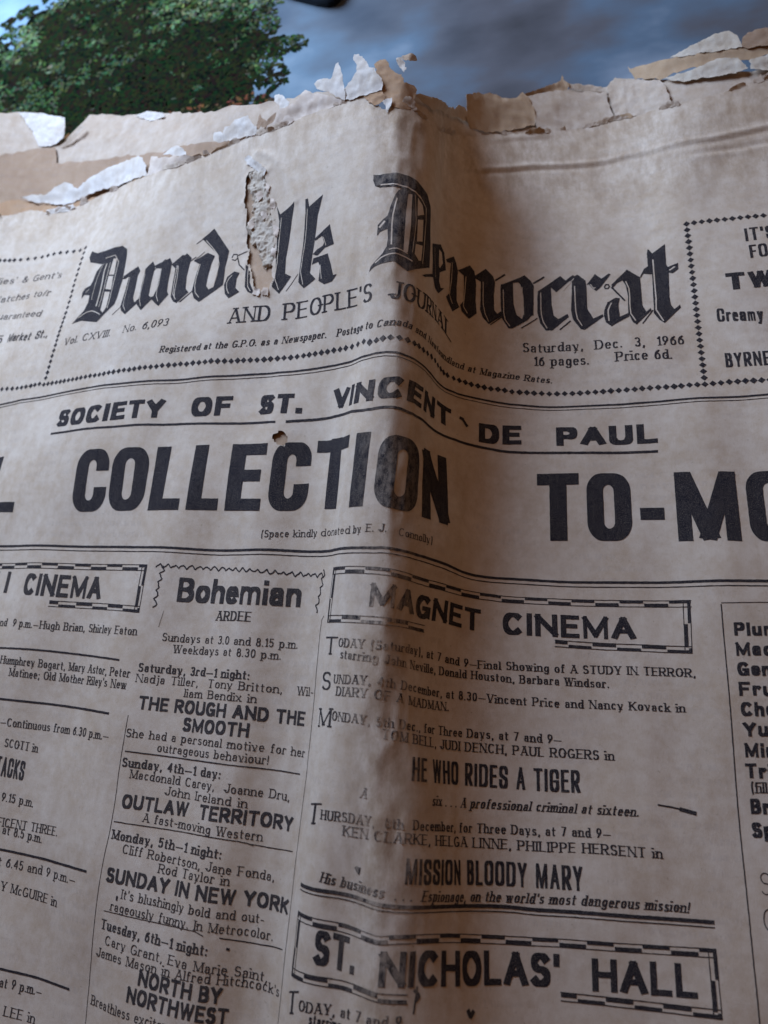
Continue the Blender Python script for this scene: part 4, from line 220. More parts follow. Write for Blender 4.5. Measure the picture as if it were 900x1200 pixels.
CASE=[[-45.23,261.69],[-41.14,255.85],[-33.41,250.45],[-25.87,245.67],[-21.43,243.57],[-18.17,243.54],[-16.04,245.32],[-14.31,248.93],[-8.85,274.34],[-56.1,301.48]]

# ------------------------------------------------------------ surface of the page
P = np.array([[int(a) for a in r.split()] for r in NET.split(';')], float).reshape(NU, NV, 3) / 10
def bas(t, d):
    if d == 0: return np.stack([(1-t)**3, 3*t**3-6*t**2+4, -3*t**3+3*t**2+3*t+1, t**3], -1)/6
    return np.stack([-3*(1-t)**2, 9*t**2-12*t, -9*t**2+6*t+3, 3*t**2], -1)/6
def spl(u, v, du=0, dv=0):
    a = (u-U0)/HU; b = (v-V0)/HV
    i = np.clip(np.floor(a).astype(int), 0, NU-4); j = np.clip(np.floor(b).astype(int), 0, NV-4)
    fu = bas(a-i, du)/HU**du; fv = bas(b-j, dv)/HV**dv
    r = np.zeros((len(u), 3))
    for k in range(4):
        for l in range(4): r += (fu[:, k]*fv[:, l])[:, None]*P[i+k, j+l]
    return r
def vnoise(x, y, seed=0):                                          # smooth value noise, -1..1
    def h(i, j):
        n = (i*374761393 + j*668265263 + seed*982451653) & 0xffffffff
        n = ((n ^ (n >> 13))*1274126177) & 0xffffffff
        return ((n ^ (n >> 16)) & 0xffff)/32767.5-1
    i = np.floor(x).astype(np.int64); j = np.floor(y).astype(np.int64); fx = x-i; fy = y-j
    fx = fx*fx*(3-2*fx); fy = fy*fy*(3-2*fy)
    return (h(i, j)*(1-fx)+h(i+1, j)*fx)*(1-fy)+(h(i, j+1)*(1-fx)+h(i+1, j+1)*fx)*fy
def segdist(x, y, pl):
    best = np.full(len(x), 1e9); side = np.zeros(len(x))
    for (ax, ay), (bx, by) in zip(pl[:-1], pl[1:]):
        dx, dy = bx-ax, by-ay; L = dx*dx+dy*dy+1e-12
        t = np.clip(((x-ax)*dx+(y-ay)*dy)/L, 0, 1)
        qx, qy = x-ax-t*dx, y-ay-t*dy; d = np.hypot(qx, qy)
        m = d < best; best[m] = d[m]; side[m] = np.sign(dx*qy-dy*qx)[m]
    return best, side
CR = np.array(CREST)[::-1]
def crest_u(v): return np.interp(v, CR[:, 1], CR[:, 0])
def wrinkle(u, v):
    w = .22*vnoise(u/19, v/23, 1)+.11*vnoise(u/8, v/15, 2)+.05*vnoise(u/3.5, v/5, 3)
    near = np.exp(-((u-crest_u(v)-3)/9)**2); dc = u-crest_u(v)-.5-.5*vnoise(v/9, v*0, 9)
    w += .95*np.exp(-np.sqrt(dc*dc+.12)/3.6)
    w += near*(.20*(1-2*abs(vnoise(u/3.2, v/13, 4)))+.09*vnoise(u/2.1, v/5, 5))
    # vertical creases running down the left flank, as in a paper long folded
    for (cu, a, wd, s) in ((-70, .45, 1.4, .02), (31, .22, 2.2, .03), (52, .28, 1.6, .05), (61, .25, 1.2, .04), (97, .18, 1.5, -.03), (150, .15, 2.5, .02)):
        d = (u-cu-s*(v-40)-1.2*vnoise(v/21, v*0+cu, 6))/wd
        w += a*np.exp(-d*d)*(.6+.4*vnoise(v/17, v*0+cu, 7))
    for pl, a in CREASES:
        m = (u > min(p[0] for p in pl)-8) & (v > 80)
        if m.any():
            d, s = segdist(u[m], v[m], pl); ds = d*s/1.1
            fade = np.clip((u[m]-pl[0][0])/12, 0, 1)
            w[m] += a*fade*np.exp(-ds**2)*(.5+1.9*ds)
    d, s = segdist(u, v, FLAP)
    w += .38*np.exp(-(d/.8)**2)+.35*np.exp(-(d/3.)**2)*(s < 0)
    # the paper lifts round the gash and the small hole
    for pl, a, wd in ((GASH, .45, 1.8), (PINHOLE, .18, 1.6)):
        c = np.mean(pl, axis=0); m = (abs(u-c[0]) < 14) & (abs(v-c[1]) < 28)
        if m.any():
            d, s = segdist(u[m], v[m], pl+pl[:1]); w[m] += a*np.exp(-(d/wd)**2)*(.6+.6*vnoise(u[m]/1.7, v[m]/1.7, 8))
    return w
def page(u, v, h=0., plain=False):
    u = np.asarray(u, float); v = np.asarray(v, float)
    uc = np.clip(u, -150, 188); vc = np.clip(v, -148, 186)
    s = spl(uc, vc); a = spl(uc, vc, 1, 0); b = spl(uc, vc, 0, 1)
    s = s+a*(u-uc)[:, None]+b*(v-vc)[:, None]
    n = np.cross(a, b); n /= np.linalg.norm(n, axis=1)[:, None]
    return (s+n*(h+(0 if plain else wrinkle(u, v)))[:, None] if not np.isscalar(h) or not plain else s+n*h)/1000
# ------------------------------------------------------------ materials
def nd(nt, t, **kw):
    n = nt.nodes.new(t)
    for k, v in kw.items(): setattr(n, k, v)
    return n
def ramp(nt, fac, stops):
    r = nd(nt, 'ShaderNodeValToRGB'); e = r.color_ramp.elements
    while len(e) < len(stops): e.new(.5)
    for i, (p, c) in enumerate(stops): e[i].position = p; e[i].color = c if len(c) == 4 else (*c, 1)
    nt.links.new(fac, r.inputs[0]); return r.outputs[0]
def noise(nt, vec, scale, detail=4, rough=.55):
    n = nd(nt, 'ShaderNodeTexNoise'); n.inputs['Scale'].default_value = scale; n.inputs['Detail'].default_value = detail; n.inputs['Roughness'].default_value = rough
    nt.links.new(vec, n.inputs['Vector']); return n.outputs['Fac']
def mapv(nt, vec, s):
    m = nd(nt, 'ShaderNodeMapping'); m.inputs['Scale'].default_value = s; nt.links.new(vec, m.inputs[0]); return m.outputs[0]
def mix(nt, f, a, b, mode='MIX'):
    m = nd(nt, 'ShaderNodeMix', data_type='RGBA', blend_type=mode)
    for s, x in ((m.inputs[0], f), (m.inputs[6], a), (m.inputs[7], b)):
        if isinstance(x, (int, float)): s.default_value = x
        elif isinstance(x, tuple): s.default_value = (*x, 1)
        else: nt.links.new(x, s)
    return m.outputs[2]
def math_(nt, op, a, b, clamp=False):
    m = nd(nt, 'ShaderNodeMath', operation=op, use_clamp=clamp)
    for s, x in ((m.inputs[0], a), (m.inputs[1], b)):
        if isinstance(x, (int, float)): s.default_value = x
        else: nt.links.new(x, s)
    return m.outputs[0]
def paper_mat(name, base, ink=None, rough=.9, wornmin=.0, dirt=1.):
    m = bpy.data.materials.new(name); m.use_nodes = True; nt = m.node_tree; L = nt.links
    bs = nt.nodes['Principled BSDF']; bs.inputs['Roughness'].default_value = rough
    bs.inputs['Specular IOR Level'].default_value = .18
    uv = nd(nt, 'ShaderNodeUVMap').outputs[0]                       # UV in centimetres of page
    big = noise(nt, uv, .45, 5, .6); mid = noise(nt, uv, 3., 5, .65)
    fib = noise(nt, mapv(nt, uv, (1., 2.6, 1)), 55, 4, .7); fine = noise(nt, uv, 120, 2, .6)
    d = tuple(c*k for c, k in zip(base, (.76, .65, .52))); lt = tuple(min(1, c*k) for c, k in zip(base, (1.08, 1.09, 1.1)))
    col = mix(nt, ramp(nt, big, [(.30, (.30,)*3), (.62, (1, 1, 1))]), d, lt)
    col = mix(nt, .42, col, mix(nt, ramp(nt, mid, [(.35, (0, 0, 0)), (.65, (1, 1, 1))]), d, lt))
    col = mix(nt, math_(nt, 'MULTIPLY', ramp(nt, fib, [(.42, (0, 0, 0)), (.66, (1, 1, 1))]), .42), col, tuple(c*.62 for c in d))
    col = mix(nt, math_(nt, 'MULTIPLY', ramp(nt, fine, [(.53, (0, 0, 0)), (.68, (1, 1, 1))]), .30), col, (.95, .92, .86))
    at = nd(nt, 'ShaderNodeAttribute', attribute_name='wear').outputs['Fac']
    # brown dirt and old stains along the fold, in patches
    st = noise(nt, mapv(nt, uv, (1., .45, 1)), 2.2, 6, .7)
    stm = math_(nt, 'MULTIPLY', ramp(nt, st, [(.40, (0, 0, 0)), (.62, (1, 1, 1))]), at)
    col = mix(nt, math_(nt, 'MULTIPLY', stm, .62*dirt), col, (.30, .19, .105))
    s2 = noise(nt, mapv(nt, uv, (1.3, .8, 1)), .8, 6, .68)
    col = mix(nt, math_(nt, 'MULTIPLY', ramp(nt, s2, [(.52, (0, 0, 0)), (.70, (1, 1, 1))]), .42*dirt), col, (.42, .29, .18))
    sp = noise(nt, uv, 9., 3, .8)
    col = mix(nt, math_(nt, 'MULTIPLY', ramp(nt, sp, [(.63, (0, 0, 0)), (.72, (1, 1, 1))]), .5*dirt), col, (.25, .17, .10))
    sy = nd(nt, 'ShaderNodeSeparateXYZ'); L.new(uv, sy.inputs[0])
    rows = math_(nt, 'GREATER_THAN', math_(nt, 'SINE', math_(nt, 'MULTIPLY', sy.outputs[1], 19.3), 0), .1)
    gh = math_(nt, 'MULTIPLY', rows, ramp(nt, noise(nt, mapv(nt, uv, (1, .35, 1)), 13, 2, .5), [(.47, (0, 0, 0)), (.55, (1, 1, 1))]))
    gh = math_(nt, 'MULTIPLY', gh, ramp(nt, noise(nt, uv, .6, 2, .5), [(.42, (0, 0, 0)), (.6, (1, 1, 1))]))
    col = mix(nt, math_(nt, 'MULTIPLY', gh, .10), col, (.25, .22, .22))
    if ink:
        pr = noise(nt, uv, 26, 4, .75); pr2 = noise(nt, uv, 48, 4, .75)
        cov = math_(nt, 'ADD', math_(nt, 'MULTIPLY', ramp(nt, pr, [(.25, (.82,)*3), (.48, (1,)*3)]), .5), math_(nt, 'MULTIPLY', ramp(nt, pr2, [(.36, (.2,)*3), (.45, (1,)*3)]), .5))
        wn = noise(nt, mapv(nt, uv, (1., .4, 1)), 7, 5, .75)
        loss = math_(nt, 'MULTIPLY', ramp(nt, wn, [(.38, (.0,)*3), (.60, (1,)*3)]), math_(nt, 'MULTIPLY', at, ink[1]))
        cov = math_(nt, 'SUBTRACT', math_(nt, 'MULTIPLY', cov, ink[0]), loss, True)
        col = mix(nt, cov, col, (.008, .007, .012))
    L.new(col, bs.inputs['Base Color'])
    bh = math_(nt, 'ADD', math_(nt, 'MULTIPLY', noise(nt, mapv(nt, uv, (2.2, .6, 1)), 14, 7, .72), .6), math_(nt, 'MULTIPLY', noise(nt, uv, 90, 3, .7), .4))
    bp = nd(nt, 'ShaderNodeBump'); bp.inputs['Strength'].default_value = .45; bp.inputs['Distance'].default_value = .00035
    L.new(bh, bp.inputs['Height']); L.new(bp.outputs[0], bs.inputs['Normal'])
    return m
M = {'page': paper_mat('aged_newsprint', (.67, .555, .42)),
     'ink': paper_mat('printing_ink', (.67, .555, .42), (1., .95)),
     'faintink': paper_mat('faint_printing_ink', (.67, .555, .42), (.97, 1.)),
     'tan': paper_mat('browned_newsprint', (.50, .37, .25)), 'tan2': paper_mat('browned_newsprint_edge', (.60, .49, .37)),
     'brown': paper_mat('browned_and_shaded_newsprint', (.36, .235, .14)), 'orange': paper_mat('orange_browned_newsprint', (.44, .26, .13)),  # brown: aged strips, and painted valley shade on one inner page
     'orange2': paper_mat('acid_burnt_newsprint', (.52, .36, .21)), 'inner': paper_mat('inner_browned_newsprint', (.50, .34, .21)), 'back': paper_mat('back_sheet_newsprint', (.54, .43, .32)),
     'white': paper_mat('torn_pale_newsprint', (.72, .66, .57), dirt=.8), 'pale': paper_mat('curled_pale_newsprint', (.70, .58, .46), dirt=.4),
     'white2': paper_mat('folded_pale_newsprint', (.64, .57, .45), dirt=.4), 'crust': paper_mat('frayed_paper_fibre', (.58, .50, .385), dirt=1.6)}
# ------------------------------------------------------------ object helpers
def empty(name, loc, label, cat):
    o = bpy.data.objects.new(name, None); COL.objects.link(o); o.location = loc; o['label'] = label; o['category'] = cat; o.empty_display_size = .02; return o
def mesh(name, co, faces, mat, parent=None, uv=None, wear=None, smooth=True):
    me = bpy.data.meshes.new(name); co = np.asarray(co, float)
    origin = np.zeros(3)
    fl = np.asarray(faces)
    me.vertices.add(len(co)); me.vertices.foreach_set('co', co.ravel())
    k = fl.shape[1]; me.loops.add(fl.size); me.loops.foreach_set('vertex_index', fl.ravel().astype(np.int32))
    me.polygons.add(len(fl)); me.polygons.foreach_set('loop_start', np.arange(0, fl.size, k, dtype=np.int32)); me.polygons.foreach_set('loop_total', np.full(len(fl), k, dtype=np.int32))
    if smooth: me.polygons.foreach_set('use_smooth', np.ones(len(fl), bool))
    me.update(calc_edges=True)
    if uv is not None:
        l = me.uv_layers.new(name='UVMap'); l.data.foreach_set('uv', (np.asarray(uv)/10)[fl.ravel()].astype(np.float32).ravel())
    if wear is not None:
        a = me.attributes.new('wear', 'FLOAT', 'POINT'); a.data.foreach_set('value', np.asarray(wear, np.float32))
    me.materials.append(mat); me.validate()
    o = bpy.data.objects.new(name, me); COL.objects.link(o)
    if parent: o.parent = parent; o.matrix_parent_inverse = parent.matrix_world.inverted()
    return o
def inkwear(u, v):
    d = u-crest_u(v)
    return np.clip(np.exp(-((d-.5)/7.5)**2)*np.interp(v, [-110, -85, -60, -20, 0, 40, 90, 140], [.35, .5, 1.15, 1.0, .35, .25, .22, .5])+.03, 0, 1.2)
def wear(u, v):
    d = u-crest_u(v)
    strong = np.interp(v, [-110, -60, -25, 0, 40, 110, 140], [.9, 1., .95, .55, .45, 1., 1.4])
    return np.clip(np.exp(-((d-1)/8.)**2)*strong+.08+.75*np.clip((v-112)/22, 0, 1), 0, 1.2)
def inside(x, y, pl):
    r = np.zeros(len(x), bool); n = len(pl)
    for i in range(n):
        (ax, ay), (bx, by) = pl[i], pl[(i+1) % n]
        if ay == by: continue
        c = ((ay > y) != (by > y)) & (x < (bx-ax)*(y-ay)/(by-ay)+ax); r ^= c
    return r
def sdf(x, y, pl):
    d, _ = segdist(x, y, pl+pl[:1]); return np.where(inside(x, y, pl), d, -d)
# ------------------------------------------------------------ the newspaper
paper = empty('newspaper', tuple(page([60.], [0.])[0]*[1, 1, 0]), 'yellowed old newspaper front page with torn top edges and a raised fold', 'newspaper')
bpy.context.view_layer.update()
OUT = [[-152, -152], [-152, 118], [-135, 121]]+EDGE+[[216, 166], [216, -152]]
H = .75
gu = np.arange(-150, 214, H); gv = np.arange(-150, 168, H)
GU, GV = np.meshgrid(gu, gv, indexing='ij'); u = GU.ravel(); v = GV.ravel()
def field(u, v):
    rag = .35*vnoise(u/.9, v/.9, 21)+.25*vnoise(u/2.7, v/2.7, 22)
    f = np.full(len(u), 50.)
    m = v > 100; f[m] = sdf(u[m], v[m], OUT)+rag[m]*.7
    for pl in (GASH, PINHOLE):
        c = np.mean(pl, axis=0); m = (abs(u-c[0]) < 10) & (abs(v-c[1]) < 24)
        f[m] = np.minimum(f[m], -(sdf(u[m], v[m], pl))+rag[m]*1.1)
    return f
F = field(u, v)
for _ in range(2):                                                  # pull the rim onto the torn outline
    m = (F < 0) & (F > -H*1.1); e = .15
    gx = (field(u[m]+e, v[m])-F[m])/e; gy = (field(u[m], v[m]+e)-F[m])/e; g = np.maximum(gx*gx+gy*gy, .3)
    u[m] -= .8*np.clip(F[m]*gx/g, -H, H); v[m] -= .8*np.clip(F[m]*gy/g, -H, H)
    if _ == 0: KEEP = (F > -H*1.1)
nx, ny = GU.shape; idx = np.arange(nx*ny).reshape(nx, ny)
q = np.stack([idx[:-1, :-1], idx[1:, :-1], idx[1:, 1:], idx[:-1, 1:]], -1).reshape(-1, 4)
q = q[(KEEP[q].all(1)) & ((F > 0)[q].sum(1) >= 1)]
used = np.unique(q); rem = np.full(nx*ny, -1); rem[used] = np.arange(len(used)); q = rem[q]; u = u[used]; v = v[used]
co = page(u, v)
front = mesh('front_page', co, q, M['page'], paper, np.stack([u, v], 1), wear(u, v))
def sheet(name, h, step, mat, u0, u1, v0, v1, label=None):
    a, b = np.meshgrid(np.arange(u0, u1, step), np.arange(v0, v1, step), indexing='ij'); s = a.shape; a = a.ravel(); b = b.ravel()
    i = np.arange(len(a)).reshape(s); qq = np.stack([i[:-1, :-1], i[1:, :-1], i[1:, 1:], i[:-1, 1:]], -1).reshape(-1, 4)
    o = mesh(name, page(a, b, h+.12*vnoise(a/9, b/9, 31)), qq, mat, paper, np.stack([a, b], 1)+300, wear(a, b)*.3)
    if label: o['label'] = label
    return o
sheet('inner_page', -.95, 1.5, M['inner'], -150, 214, -150, 118, 'browned inner page seen through the holes')
sheet('inner_page', -2.6, 4, M['tan'], -150, 214, -151, 112)
sheet('back_page', -3.6, 5, M['tan'], -151, 215, -152, 112)
# ---- torn scraps, strips and folded corners along the top
def scrap(name, mat, pts, crump=.25, seed=0, label=None, uvo=0):
    a = np.array(pts, float); pl = []
    ext = a[:, :2].max(0)-a[:, :2].min(0); area_ = ext[0]*ext[1]; st = .4 if area_ < 60 else .55 if area_ < 400 else (1.0 if area_ < 1800 else 2.2)
    for i in range(len(a)):
        p0, p1 = a[i], a[(i+1) % len(a)]; n = max(1, int(np.hypot(*(p1-p0)[:2])/st))
        for k in range(n): pl.append(p0+(p1-p0)*k/n)
    pl = np.array(pl); jit = .16 if st < 1 else .3
    pl[:, :2] += .09*rng.normal(size=(len(pl), 2)); pl[:, 0] += jit*(vnoise(pl[:, 0]/.6, pl[:, 1]/.6, 40+seed)+1.2*vnoise(pl[:, 0]/1.8, pl[:, 1]/1.8, 41+seed)); pl[:, 1] += jit*(1.2*vnoise(pl[:, 0]/.6, pl[:, 1]/.6, 60+seed)+1.5*vnoise(pl[:, 0]/1.8, pl[:, 1]/1.8, 61+seed))
    gx, gy = np.meshgrid(np.arange(pl[:, 0].min(), pl[:, 0].max(), st), np.arange(pl[:, 1].min(), pl[:, 1].max(), st))
    gx = gx.ravel(); gy = gy.ravel(); L = [tuple(p) for p in pl[:, :2]]
    s = sdf(gx, gy, L); k = s > st*.45; gx, gy = gx[k], gy[k]
    vin = [Vector(p) for p in L]+[Vector((x, y)) for x, y in zip(gx, gy)]
    vo, ed, fa, *_ = delaunay_2d_cdt(vin, [], [list(range(len(L)))], 1, 1e-5)
    vo = np.array([tuple(p) for p in vo]); tri = np.array([f for f in fa if len(f) == 3])
    if len(tri) == 0: return None
    # heights: inverse distance from the outline
    d2 = ((vo[:, None, :]-pl[None, :, :2])**2).sum(2)+1e-4; w = 1/d2**1.3; h = (w*pl[None, :, 2]).sum(1)/w.sum(1)
    rg = lambda z: 1-2*abs(z)
    cr = .3*crump*(rg(vnoise(vo[:, 0]/1.5+9*seed, vo[:, 1]/1.5, 80+seed))+1.4*rg(vnoise(vo[:, 0]/3.6, vo[:, 1]/3.6+5*seed, 81+seed))+.4*vnoise(vo[:, 0]/.7, vo[:, 1]/.7, 82))
    top = page(vo[:, 0], vo[:, 1], h+cr, False); n = len(vo); th = .06
    bot = page(vo[:, 0], vo[:, 1], h+cr-th, False)
    e = {}
    for t in tri:
        for i in range(3):
            k2 = (t[i], t[(i+1) % 3]); e[k2] = 1
    rim = [k2 for k2 in e if (k2[1], k2[0]) not in e]; rv = sorted({i for k2 in rim for i in k2}); rm = {i: j for j, i in enumerate(rv)}; nr = len(rv)
    f3 = [tuple(t) for t in tri]+[tuple(int(x)+n for x in t[::-1]) for t in tri]
    for i, j in rim: a_, b_ = 2*n+rm[i], 2*n+rm[j]; f3 += [(b_, a_, a_+nr), (b_, a_+nr, b_+nr)]
    uvs = np.concatenate([vo, vo, vo[rv], vo[rv]])+uvo+seed*7
    o = mesh(name, np.concatenate([top, bot, top[rv], bot[rv]]), np.array(f3), mat, paper, uvs, np.full(len(uvs), .35), smooth=True)
    if label: o['label'] = label
    return o
LAB = {'folded_corner': {'white': 'pale folded-over page corner', 'white2': 'large pale corner folded up at the top right'},
       'torn_strip': {'brown': 'dark brown torn strip', 'white': 'whitish torn strip', 'orange': 'orange-brown page edge', 'orange2': 'orange-brown torn edge piece'}}
for i, (nm, colr, pts) in enumerate(SCRAPS):
    big = nm == 'inner_page'
    scrap(nm, M[colr], pts, .38 if not big else .7, i, LAB.get(nm, {}).get(colr), 100)
# ---- small thin flakes hanging on the torn edge
E_ = np.array(EDGE); el = np.r_[0, np.cumsum(np.hypot(*np.diff(E_, axis=0).T))]
for k in range(46):
    t0 = random.uniform(14, el[-1]-8); ln = random.uniform(1.6, 7.5); wd = random.uniform(.5, 1.9); h0 = random.uniform(.05, .25); h1 = random.uniform(.3, 1.3)
    up, dn = [], []
    for j in range(7):
        tt_ = t0+ln*j/6; px_, py_ = np.interp(tt_, el, E_[:, 0]), np.interp(tt_, el, E_[:, 1]); sh_ = math.sin(math.pi*(j+.35)/6.7)**.6
        up.append((px_+random.uniform(-.2, .2), py_+wd*sh_*random.uniform(.55, 1.25), h1*sh_+.1)); dn.append((px_, py_-.35*sh_-random.uniform(0, .3), h0*.4))
    scrap('torn_chip', M[random.choice(['pale', 'page', 'tan2', 'white', 'back', 'orange2'] if px_ < 70 else ['tan2', 'page', 'orange2', 'back', 'tan'])], dn+up[::-1], .3, 50+k, None, 100)
# ---- frayed crust in the gash
def crust(pl, hbase, amp, st, seed):
    a = np.array(pl); gx, gy = np.meshgrid(np.arange(a[:, 0].min()-1, a[:, 0].max()+1, st), np.arange(a[:, 1].min()-1, a[:, 1].max()+1, st), indexing='ij')
    s = gx.shape; x = gx.ravel(); y = gy.ravel(); f = sdf(x, y, pl)+.6*vnoise(x/.7, y/.7, 51)+.5*vnoise(x/1.6, y/1.6, 56)-.25
    h = hbase+amp*(.5*(1-2*abs(vnoise(x/1.3, y/1.1, 52)))+.7*vnoise(x/2.4, y/2.8, 53)+.25*vnoise(x/.35, y/.35, 54))+np.clip(f, -1.5, 1.)*.4
    pit = vnoise(x/1.1, y/1.3, 55); h -= .8*np.clip(pit-.6, 0, 1)
    i = np.arange(len(x)).reshape(s); qq = np.stack([i[:-1, :-1], i[1:, :-1], i[1:, 1:], i[:-1, 1:]], -1).reshape(-1, 4)
    qq = qq[((f > -.35)[qq].all(1))]; us = np.unique(qq); rm = np.full(len(x), -1); rm[us] = np.arange(len(us))
    return mesh('frayed_fibre', page(x[us], y[us], h[us]), rm[qq], M['crust'], paper, np.stack([x[us], y[us]], 1)*1.6+50, np.clip(.75-1.6*(h[us]-hbase), 0, 1.3))
crust(CRUST, -.30, .38, .25, 1)['label'] = 'crumbly pale paper fibre filling the torn gash'
# ------------------------------------------------------------ print: glyph skeletons (cap height 1, x height .66)
GL = {
'A': (.80, '-0,0 .5,1;.5,1 1,0;-.18,.32 .82,.32'), 'B': (.66, '0,0 0,1;0,1 .45,1 @.45,.76,.47,.24,90,-90 0,.52;0,.52 .5,.52 @.5,.26,.5,.26,90,-90 0,0'),
'C': (.74, '@.5,.5,.5,.5,48,312'), 'D': (.76, '0,0 0,1;0,1 .42,1 @.42,.5,.58,.5,90,-90 0,0'), 'E': (.62, '0,0 0,1;0,1 1,1;0,.52 .85,.52;0,0 1,0'),
'F': (.6, '0,0 0,1;0,1 1,1;0,.5 .82,.5'), 'G': (.78, '@.5,.5,.5,.5,48,320 1,.12 1,.42;.58,.44 1,.44'), 'H': (.78, '0,0 0,1;1,0 1,1;0,.52 1,.52'),
'I': (.0, '0,0 0,1'), 'J': (.5, '1,1 1,.3 @.5,.28,.5,.28,0,-170'), 'K': (.76, '0,0 0,1;-1,1 0,.4;.28,.6 1,0'), 'L': (.6, '0,1 0,0;0,0 1,0'),
'M': (.96, '-0,0 0,1;0,1 .5,.1;-.5,.1 1,1;1,1 1,0'), 'N': (.8, '-0,0 0,1;0,1 1,0;-1,0 1,1'), 'O': (.82, '@.5,.5,.5,.5,0,360'),
'P': (.66, '0,0 0,1;0,1 .5,1 @.5,.73,.5,.27,90,-90 0,.46'), 'Q': (.82, '@.5,.5,.5,.5,0,360;.6,.25 1,-.06'), 'R': (.72, '0,0 0,1;0,1 .5,1 @.5,.74,.5,.26,90,-90 0,.48;.45,.48 1,0'),
'S': (.6, '@.5,.755,.45,.245,32,270 @.5,.255,.5,.255,90,-148'), 'T': (.72, '0,1 1,1;.5,1 .5,0'), 'U': (.76, '0,1 0,.35 @.5,.35,.5,.35,180,360 1,1'),
'V': (.78, '0,1 .5,0;-.5,0 1,1'), 'W': (1.12, '0,1 .25,0;-.25,0 .5,1;.5,1 .75,0;-.75,0 1,1'), 'X': (.76, '0,1 1,0;-0,0 1,1'), 'Y': (.76, '0,1 .5,.45;-1,1 .5,.45;.5,.45 .5,0'), 'Z': (.68, '0,1 1,1;1,1 0,0;0,0 1,0'),
'a': (.48, '.05,.5 @.46,.47,.42,.19,160,0 .9,.0;.88,.36 .45,.36 @.42,.18,.42,.18,90,270 .88,.06'), 'b': (.54, '0,1 0,0;@.5,.33,.5,.33,0,360'), 'c': (.46, '@.5,.33,.5,.33,48,312'),
'd': (.54, '1,1 1,0;@.5,.33,.5,.33,0,360'), 'e': (.5, '0,.36 1,.36 @.5,.33,.5,.33,5,315'), 'f': (.32, '1,.95 @.7,.8,.4,.2,65,180 .3,0;0,.64 .85,.64'),
'g': (.52, '1,.62 1,-.08 @.5,-.08,.5,.2,0,-155;@.5,.34,.46,.3,0,360'), 'h': (.54, '0,0 0,1;0,.42 @.5,.42,.5,.24,180,0 1,0'), 'i': (.0, '0,0 0,.60;0,.93 0,.97'), 'j': (.2, '1,.66 1,-.1 @.3,-.1,.7,.18,0,-100;1,.93 1,.97'),
'k': (.54, '0,0 0,1;-1,.66 0,.28;.3,.42 1,0'), 'l': (.0, '0,0 0,1'), 'm': (.9, '0,0 0,.66;0,.42 @.25,.42,.25,.24,180,0 .5,0;.5,.42 @.75,.42,.25,.24,180,0 1,0'), 'n': (.54, '0,0 0,.66;0,.42 @.5,.42,.5,.24,180,0 1,0'),
'o': (.54, '@.5,.33,.5,.33,0,360'), 'p': (.54, '0,.66 0,-.3;@.5,.33,.5,.33,0,360'), 'q': (.54, '1,.66 1,-.3;@.5,.33,.5,.33,0,360'), 'r': (.34, '0,0 0,.66;0,.42 @.6,.42,.6,.24,180,45'),
's': (.42, '@.5,.5,.44,.16,35,270 @.5,.17,.5,.17,90,-145'), 't': (.32, '.35,.9 .35,.16 @.7,.16,.35,.16,180,290;0,.64 1,.64'), 'u': (.54, '0,.66 0,.24 @.5,.24,.5,.24,180,360 1,.3;1,.66 1,0'),
'v': (.54, '0,.66 .5,0;-.5,0 1,.66'), 'w': (.84, '0,.66 .25,0;-.25,0 .5,.66;.5,.66 .75,0;-.75,0 1,.66'), 'x': (.52, '0,.66 1,0;-0,0 1,.66'), 'y': (.54, '0,.66 .5,.02;-1,.66 .3,-.28 .05,-.28'), 'z': (.46, '0,.64 1,.64;1,.64 0,.02;0,.02 1,.02'),
'0': (.5, '@.5,.5,.5,.5,0,360'), '1': (.2, '1,0 1,1;0,.8 1,1'), '2': (.5, '@.5,.7,.48,.3,165,-35 0,0;0,0 1,0'), '3': (.48, '@.48,.75,.46,.25,150,-85;@.48,.26,.5,.26,85,-150'), '4': (.54, '.75,0 .75,1;.75,1 0,.3;0,.3 1,.3'),
'5': (.48, '.95,1 .12,1;.12,1 .06,.56;.06,.56 @.46,.32,.52,.32,110,-150'), '6': (.5, '.85,.95 .2,.6;@.5,.3,.5,.3,0,360;@.9,.3,.9,.62,170,115'), '7': (.5, '0,1 1,1;1,1 .3,0'), '8': (.48, '@.5,.76,.42,.24,0,360;@.5,.27,.5,.27,0,360'), '9': (.5, '@.5,.7,.5,.3,0,360;.98,.62 .2,0'),
'.': (.02, '0,0 .0,.07'), ',': (.06, '1,.07 1,0 0,-.17'), ':': (.0, '0,0 0,.08;0,.5 0,.58'), ';': (.05, '1,.5 1,.58;1,.06 0,-.16'), "'": (.0, '0,1 0,.76'), '’': (.04, '1,1 0,.74'), '-': (.32, '0,.36 1,.36'), '—': (.9, '0,.33 1,.33'),
'!': (.0, '0,1 0,.3;0,0 0,.08'), '(': (.16, '1,1.05 @1,.42,.9,.62,110,250'), ')': (.16, '@0,.42,.9,.62,70,-70'), '/': (.3, '0,0 1,1'), '&': (.7, '1,0 .2,.7 @.42,.8,.22,.2,200,-20 .1,.3 @.4,.22,.35,.22,160,330 1,.45'), ' ': (.30, '')}
